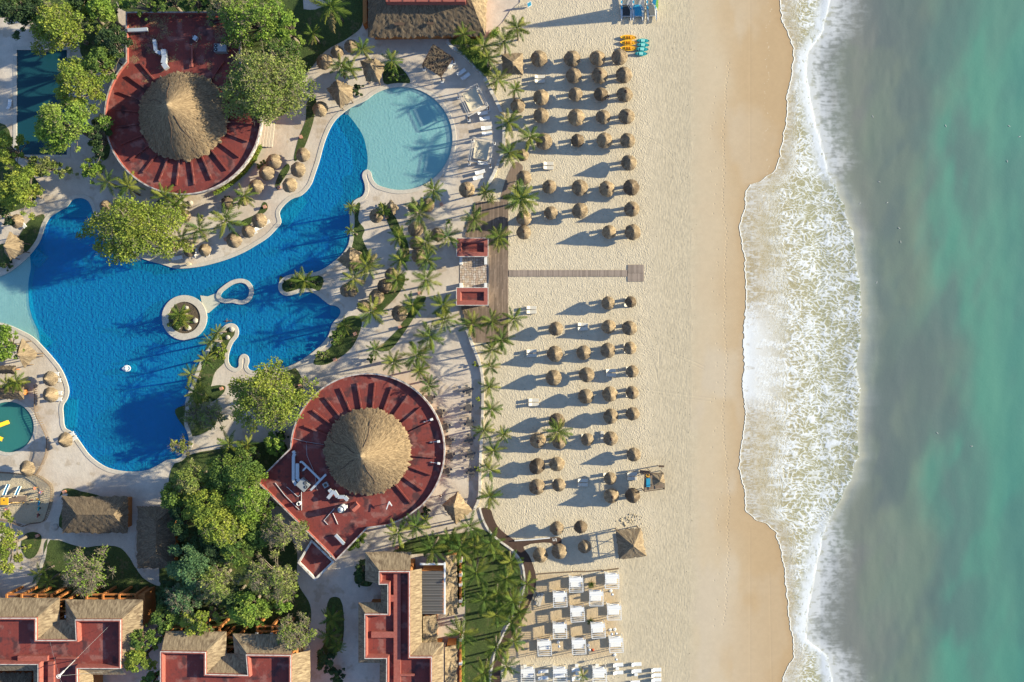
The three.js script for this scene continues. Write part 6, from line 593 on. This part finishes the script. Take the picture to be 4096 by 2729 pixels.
// ---------------------------------------------------------------- trees, shrubs and hedges
const PAL = { yellow: [[.25, .31, .04], [.205, .275, .038], [.295, .33, .046]], green: [[.12, .19, .032], [.165, .235, .036], [.09, .155, .03]], lime: [[.205, .31, .038], [.17, .27, .038], [.245, .325, .052]], dark: [[.046, .088, .025], [.068, .115, .028], [.036, .07, .024]], olive: [[.235, .29, .06], [.19, .25, .048], [.28, .305, .085]], cool: [[.11, .205, .08], [.14, .225, .085], [.08, .165, .062]] };
function leaves(blobs, n, size, sd, pal, flat = 1) {   // many small folded leaves spread through the clumps of a crown
  const f = rng(sd), pos = [], idx = [], col = [], vol = blobs.map((b) => b[3] * b[3]), tot = vol.reduce((a, b) => a + b, 0);
  blobs.forEach(([cx, cy, cz, r], bi) => { const m = Math.round(n * vol[bi] / tot), base = pal[f() * 3 | 0], br = rr(.8, 1.2, f); for (let i = 0; i < m; i++) { let x, y, z, l; do { x = f() * 2 - 1; y = f() * 2 - 1; z = f() * 2 - 1; l = x * x + y * y + z * z; } while (l > 1 || l < .12); l = Math.sqrt(l); const q = (rr(.55, 1.05, f) + .35 * Math.pow(f(), 4)) / l * (f() < .25 ? .6 : 1), px = cx + x * q * r, py = cy + y * q * r * .72, pz = cz + z * q * r;
      const s = size * rr(.6, 1.4, f), a = f() * 6.283, tilt = rr(-.9, .9, f), ca = Math.cos(a), sa = Math.sin(a), ct = Math.cos(tilt), st = Math.sin(tilt), w = s * .46, o = pos.length / 3, k = br * rr(.82, 1.2, f); const ex = ca * ct, ey = st, ez = sa * ct, sx = -sa * w, sz = ca * w, lift = w * rr(-.3, .6, f);
      pos.push(px - ex * s * .5, py - ey * s * .5, pz - ez * s * .5, px + sx, py + lift, pz + sz, px + ex * s * .5, py + ey * s * .5, pz + ez * s * .5, px - sx, py + lift * .6, pz - sz); idx.push(o, o + 1, o + 2, o, o + 2, o + 3); for (let v = 0; v < 4; v++) col.push(base[0] * k, base[1] * k, base[2] * k); } });
  return geom(pos, null, idx, col);
}
function tree(label, x, y, rx, ry, h, o = {}) {
  if (!o.name) { h = h > 6 ? h * 1.28 : h * 1.1; rx *= 1.12; ry *= 1.12; } const f = rng(x * 3 + y), [X, Z] = G(x, y, h * .78), ax = rx * U * .95, az = ry * U * .95, t = thing(o.name ?? 'tree', label, o.cat ?? 'tree', [X, 0, Z], 0, o.group), nb = o.blobs ?? Math.round(16 + ax * az * 1.5), blobs = [], wood = [], ph = f() * 6.28;
  for (let i = 0; i < nb; i++) { const a = i * 2.4 + rr(-.4, .4, f), q = Math.sqrt((i + .5) / nb) * rr(.84, 1.0, f) * (1 + .2 * Math.sin(a * 2 + ph) + .14 * Math.sin(a * 5 + ph * 3)), r = Math.min(ax, az) * (.10 + .2 * Math.pow(f(), 1.4)) * (o.clump ?? 1) * (q > .95 ? .8 : 1); blobs.push([Math.cos(a) * q * (ax - r * .5), h * (.58 + .30 * (1 - q * q)) + rr(-.6, .5, f), Math.sin(a) * q * (az - r * .5), r]); }
  const fork = h * .34; wood.push(bar([0, 0, 0], [rr(-.2, .2, f), fork, rr(-.2, .2, f)], .05 * h * .7, 8, .035 * h * .7)); for (const [bx1, by, bz1] of blobs) { const m = [bx1 * .45, mix(fork, by, .6), bz1 * .45]; wood.push(bar([0, fork - .1, 0], m, .11, 5, .075), bar(m, [bx1, by, bz1], .075, 5, .03)); }
  part(t, 'trunk', merge(wood), M.bark); const n = o.n ?? Math.round(ax * az * 250 * (o.dense ?? 1)); part(t, 'crown', leaves(blobs, n, o.size ?? .29, x + y, PAL[o.pal ?? 'green']), M.leaf);
  if (o.twigs) { const l = []; for (let i = 0; i < o.twigs; i++) { const b = blobs[f() * nb | 0], a = f() * 6.28, e = rr(-.1, .9, f), L = b[3] * rr(.9, 1.6, f); const p = [b[0] + rr(-.3, .3, f) * b[3], b[1] + rr(-.1, .3, f) * b[3], b[2] + rr(-.3, .3, f) * b[3]], q = [p[0] + Math.cos(a) * Math.cos(e) * L, p[1] + Math.sin(e) * L * .7, p[2] + Math.sin(a) * Math.cos(e) * L]; l.push(bar(p, q, .035, 3, .012)); for (let j = 0; j < 3; j++) { const u = rr(.4, .9, f), c = [mix(p[0], q[0], u), mix(p[1], q[1], u), mix(p[2], q[2], u)]; l.push(bar(c, [c[0] + rr(-.6, .6, f), c[1] + rr(0, .5, f), c[2] + rr(-.6, .6, f)], .022, 3, .008)); } } part(t, 'twigs', merge(l), M.twig); }
  return t;
}
const TG = 'garden trees';
tree('pale yellow-green tree at the top left above the dark pool', 235, 95, 125, 112, 9, { pal: 'yellow', twigs: 120, group: TG }); tree('bright green tree between the dark pool and the red annex, top', 400, 40, 75, 65, 8, { pal: 'lime', group: TG }); tree('dark tree in the extreme top left corner', 60, 30, 90, 70, 9, { pal: 'dark', group: TG }); tree('dark leafy tree beside the red annex wall', 430, 170, 62, 75, 9, { pal: 'dark', group: TG }); tree('green tree behind the top edge of the red annex', 575, 5, 110, 38, 8, { pal: 'green', group: TG });
tree('lit tree hanging over the dark rectangular pool, upper crown', 305, 325, 105, 98, 10, { pal: 'yellow', twigs: 60, group: TG }); tree('lit tree hanging over the dark rectangular pool, lower crown', 245, 490, 125, 105, 10, { pal: 'lime', twigs: 90, group: TG }); tree('dark tree in the gap beside the ring roof', 380, 545, 42, 90, 7, { pal: 'dark', group: TG }); tree('yellowish tree above the left terrace umbrella', 70, 760, 95, 85, 7, { pal: 'yellow', group: TG }); tree('mixed green tree on the left edge below the dark pool', 20, 600, 55, 85, 7, { pal: 'yellow', group: TG }); tree('grey-green spiky tree below the dark rectangular pool', 180, 668, 85, 50, 5, { pal: 'olive', twigs: 60, group: TG }); tree('round bright green bush tree beside the ring roof', 362, 672, 50, 46, 4.5, { pal: 'lime', group: TG });
tree('big airy tree overhanging the red annex, upper right', 1010, 70, 165, 95, 9, { pal: 'lime', twigs: 200, dense: .8, group: TG }); tree('big airy olive tree over the ring roof and terrace', 1055, 335, 165, 155, 9.5, { pal: 'olive', twigs: 330, dense: .85, group: TG }); tree('vivid green tree at the lawn edge near the top', 1145, 105, 55, 75, 8, { pal: 'lime', group: TG }); tree('twiggy tree behind the annex at the top centre', 900, 30, 80, 55, 8.5, { pal: 'olive', twigs: 160, dense: .5, group: TG });
tree('broad yellow-green tree spreading over the pool edge', 525, 918, 186, 135, 7.5, { pal: 'yellow', twigs: 240, group: TG });
tree('broad tree beside the restaurant ring with many bare twigs', 1070, 1590, 148, 135, 8, { pal: 'yellow', twigs: 320, dense: .85, group: TG }); tree('sparse twiggy tree on the pool bank', 845, 1660, 60, 60, 4, { pal: 'olive', twigs: 160, dense: .4, group: TG }); tree('thin grey shrubby tree leaning over the pool edge', 775, 1660, 50, 65, 3.5, { pal: 'olive', twigs: 170, dense: .25, group: TG }); tree('round green bush tree beside the beach restaurant corner', 1100, 1778, 50, 45, 4, { pal: 'lime', group: TG }); tree('small twiggy tree at the south pool corner', 720, 1785, 50, 36, 4, { pal: 'yellow', twigs: 90, dense: .4, group: TG });
tree('dense green tree left of the beach restaurant, upper crown', 930, 1900, 120, 95, 8, { pal: 'green', group: TG }); tree('dense green tree left of the beach restaurant, middle crown', 985, 1990, 90, 95, 8.5, { pal: 'lime', twigs: 60, group: TG }); tree('dark olive tree on the left of the dense group', 755, 1920, 80, 70, 8, { pal: 'olive', twigs: 60, group: TG }); tree('yellow-lit tree in the dense group, lower left', 830, 2035, 110, 90, 8.5, { pal: 'yellow', group: TG }); tree('yellow-green tree below the dense group', 880, 2120, 100, 80, 8.5, { pal: 'yellow', twigs: 60, group: TG }); tree('dark tree at the edge of the upright thatched lodge', 720, 2080, 55, 95, 7, { pal: 'dark', group: TG }); tree('small green tree at the restaurant annex corner', 1050, 2030, 42, 38, 6, { pal: 'green', group: TG });
tree('half-dead twiggy tree beside the small red annex', 1130, 2130, 90, 75, 7.5, { pal: 'olive', twigs: 380, dense: .45, group: TG }); tree('twiggy tree over the dark lawn, centre bottom', 1085, 2320, 115, 85, 7.5, { pal: 'olive', twigs: 380, dense: .55, group: TG }); tree('green clump tree hanging below the twiggy one', 1130, 2420, 48, 42, 6, { pal: 'lime', group: TG }); tree('cool green feathery tree in the lower left wood', 750, 2270, 95, 85, 8.5, { pal: 'cool', group: TG }); tree('olive tree with pale bare limbs in the lower left wood', 855, 2335, 95, 80, 8, { pal: 'olive', twigs: 260, dense: .7, group: TG }); tree('grey-green tree in the lower left wood', 730, 2400, 85, 70, 7, { pal: 'cool', twigs: 140, dense: .7, group: TG }); tree('bright green tree above the middle hotel block', 985, 2440, 78, 80, 7.5, { pal: 'lime', group: TG }); tree('yellow-brown tree above the middle hotel block', 800, 2490, 95, 60, 7, { pal: 'yellow', twigs: 60, group: TG }); tree('dry twiggy tree at the corner of the middle hotel block', 1170, 2545, 80, 68, 8, { pal: 'olive', twigs: 330, dense: .5, group: TG }); tree('dark tree in front of the left hotel block', 670, 2390, 55, 80, 6, { pal: 'dark', group: TG });
tree('nearly bare pale-limbed tree above the left hotel block', 335, 2295, 115, 90, 7, { pal: 'lime', twigs: 420, dense: .16, group: TG }); tree('yellow-green tree on the lower left edge', 10, 2185, 62, 110, 7, { pal: 'yellow', twigs: 120, group: TG }); tree('round dark green bush between two hotel blocks, upper', 572, 2565, 60, 55, 7.6, { pal: 'green', group: TG }); tree('round yellow-green bush between two hotel blocks, lower', 543, 2648, 66, 58, 7.6, { pal: 'yellow', group: TG }); tree('dark green tree at the bottom between two hotel blocks', 600, 2722, 40, 40, 6.8, { pal: 'green', group: TG }); tree('bright lime tree on the left edge by the west entry slope', 12, 1378, 62, 75, 6, { pal: 'lime', group: TG }); tree('yellow shrub in the oval bed near the playground', 92, 2195, 20, 20, 1.5, { pal: 'yellow', group: TG, blobs: 6 });
tree('dark shrubs in the bed near the shady courtyard path', 1300, 2640, 42, 50, 3, { pal: 'dark', group: TG }); tree('dark shrub beside the narrow hotel block entrance', 1450, 2300, 38, 50, 2.5, { pal: 'dark', group: TG }); tree('dark shrub at the bottom of the shady courtyard', 1345, 2705, 34, 40, 2.5, { pal: 'dark', group: TG });
tree('dark tree behind the annex top edge, left', 660, -15, 80, 40, 7.5, { pal: 'dark', group: TG }); tree('green tree behind the annex top edge, middle', 770, -5, 70, 36, 7.5, { pal: 'green', group: TG }); tree('dark tree behind the annex top edge, right', 850, 0, 60, 36, 7, { pal: 'dark', group: TG }); tree('dark tree at the top between the two pale crowns', 320, 25, 60, 60, 7.5, { pal: 'dark', group: TG }); tree('dark tree close above the lap pool', 140, 40, 70, 60, 8, { pal: 'dark', group: TG }); tree('dark tree filling the gap beside the lap pool and annex', 395, 250, 60, 80, 9.5, { pal: 'green', group: TG }); tree('shaded tree at the middle of the lower left wood', 935, 2200, 90, 80, 7, { pal: 'green', group: TG }); tree('shaded dark tree at the heart of the lower left wood', 830, 2200, 90, 70, 6.5, { pal: 'dark', group: TG }); tree('shaded tree between the wood and the half-dead tree', 1020, 2130, 60, 80, 6.5, { pal: 'green', group: TG }); tree('deep green tree at the right of the feathery tree', 930, 2390, 70, 60, 6.5, { pal: 'dark', group: TG }); tree('green tree below the olive tree by the lodge', 690, 1990, 60, 60, 7, { pal: 'green', group: TG }); tree('green tree at the top right of the red annex', 1130, 215, 70, 70, 8, { pal: 'green', twigs: 60, group: TG }); tree('dark tree behind the top left lawn', 330, -10, 80, 50, 8, { pal: 'dark', group: TG }); tree('green tree at the far left below the yellow tree', -10, 850, 60, 50, 5, { pal: 'dark', group: TG }); tree('dense tree at the bottom left of the wood', 650, 2480, 60, 60, 6.5, { pal: 'green', group: TG });
const SG = 'garden shrubs', shrub = (l, x, y, rx, ry, h, pal, o = {}) => tree(l, x, y, rx, ry, h, { name: 'shrub', cat: 'shrub', pal, group: SG, blobs: 7 + (rx * ry / 120 | 0), size: .26, dense: 1.6, ...o });
shrub('low green shrub ring on the round planter island', 712, 1285, 46, 46, 1.2, 'olive'); shrub('dark clipped shrub at the tip of the rounded pool peninsula', 1155, 1140, 34, 28, 1.1, 'dark'); shrub('shrubs behind the palm on the rounded pool peninsula', 1250, 1130, 34, 26, 1.3, 'dark'); shrub('leafy shrub on the lawn of the eastern bay', 1345, 1350, 34, 40, 1.6, 'green'); shrub('pale shrub at the end of the eastern bay lawn', 1290, 1420, 32, 24, 1.4, 'olive'); shrub('dark planting in the triangular garden bed', 1580, 300, 40, 30, 1.3, 'green'); shrub('dark planting at the pool edge by the pyramid hut', 1425, 360, 28, 34, 1.4, 'dark'); shrub('round clipped bush on the open terrace of the grove', 1795, 885, 13, 13, 1.2, 'lime'); shrub('small dark bush beside the hut below the wading pool', 1522, 822, 14, 12, 1.1, 'dark'); shrub('dark bush at the foot of the last grass strip', 1484, 1434, 16, 22, 1, 'dark'); shrub('dark bush in the round bed by the grey pyramid', 1702, 2045, 18, 26, 1.2, 'dark'); shrub('mixed shrubs on the palm peninsula, upper', 880, 1410, 30, 42, 1.4, 'yellow'); shrub('mixed shrubs on the palm peninsula, lower', 800, 1590, 30, 32, 1.4, 'olive'); shrub('dark shrubs at the left edge pyramid hut', 25, 1060, 30, 22, 1.4, 'dark'); shrub('low yellow-green shrub on the roof edge of the low shelter', 60, 1540, 48, 24, 2.6, 'yellow'); shrub('dark shrubs beside the round bush tree', 1130, 1740, 26, 30, 1.4, 'dark'); shrub('shrubs around the boulder under the terrace tree', 1000, 1815, 40, 34, 1.5, 'olive', { twigs: 60 }); shrub('green shrubs at the corner path above the narrow hotel block', 1430, 2165, 26, 34, 1.2, 'green'); shrub('dark shrubs along the curved wall near the palms', 905, 800, 26, 20, 1.4, 'dark'); shrub('shrubs at the wall behind the umbrella cluster', 1045, 660, 22, 26, 1.2, 'olive');
for (const [x, y, l] of [[1900, 1457, 'first'], [1914, 1598, 'second'], [1910, 1877, 'third']]) shrub(`small yellow potted shrub on the white dining wall, ${l} from the deck`, x, y, 12, 14, 1.3, 'yellow', { blobs: 5 });
function hedge(label, pts, w, h, pal, per = 130) { const W = fine(plan(pts), .45, false), bl = W.map(([x, z], i) => [x + rr(-.08, .08), h * .62, z + rr(-.08, .08), w * rr(.5, .62)]), t = thing('hedge', label, 'hedge', [0, 0, 0], 0, 'clipped hedges'); part(t, 'foliage', leaves(bl, W.length * per, .17, pts[0][0], PAL[pal]), M.leaf); part(t, 'stems', sweep(W, [[w * .28, 0], [w * .28, h * .75], [-w * .28, h * .75], [-w * .28, 0]], false), M.frond[0]); }
hedge('clipped hedge behind the stone wall by the thatched hall', [[1815, 172], [1860, 172], [1925, 170]], .8, 1.1, 'lime'); hedge('broad clipped hedge at the corner of the thatched hall', [[1972, 145], [1985, 130]], 1.2, 1.1, 'lime'); hedge('bushy planting along the curved stone wall', [[1850, 200], [1880, 225], [1905, 250], [1935, 285]], 1.4, 1.3, 'green', 220); hedge('second row of bushy planting behind the stone wall', [[1890, 200], [1930, 235], [1950, 290]], 1.6, 1.4, 'green', 240); hedge('curved hedge under the red ring roof by the stairs', [[1040, 582], [1010, 640], [975, 685], [930, 725], [885, 755], [860, 768]].map(([x, y]) => [x + 6, y + 6]), .7, .9, 'lime'); hedge('hedge strip along the ochre garden wall, upper', [[1851, 2240], [1851, 2320], [1851, 2412]], .7, 1.2, 'lime'); hedge('hedge strip along the ochre garden wall, lower', [[1851, 2560], [1851, 2700], [1851, 2850]], .7, 1.2, 'lime'); hedge('dark hedge on the hotel side of the ochre garden wall', [[1832, 2225], [1832, 2420]], .6, 1.3, 'dark'); hedge('green planter hedge beside the lower terrace of the narrow block', [[1685, 2440], [1685, 2580]].map(([x, y]) => [x + 3, y]), .6, 5.6, 'lime'); hedge('hedge on the terrace wall at the bottom edge', [[1766, 2610], [1766, 2850]], .4, 5.6, 'green'); hedge('hedge along the lower edge of the beach restaurant', [[1402, 2195], [1425, 2165], [1460, 2140]], .7, 1, 'green');
renderer.render(scene, camera);
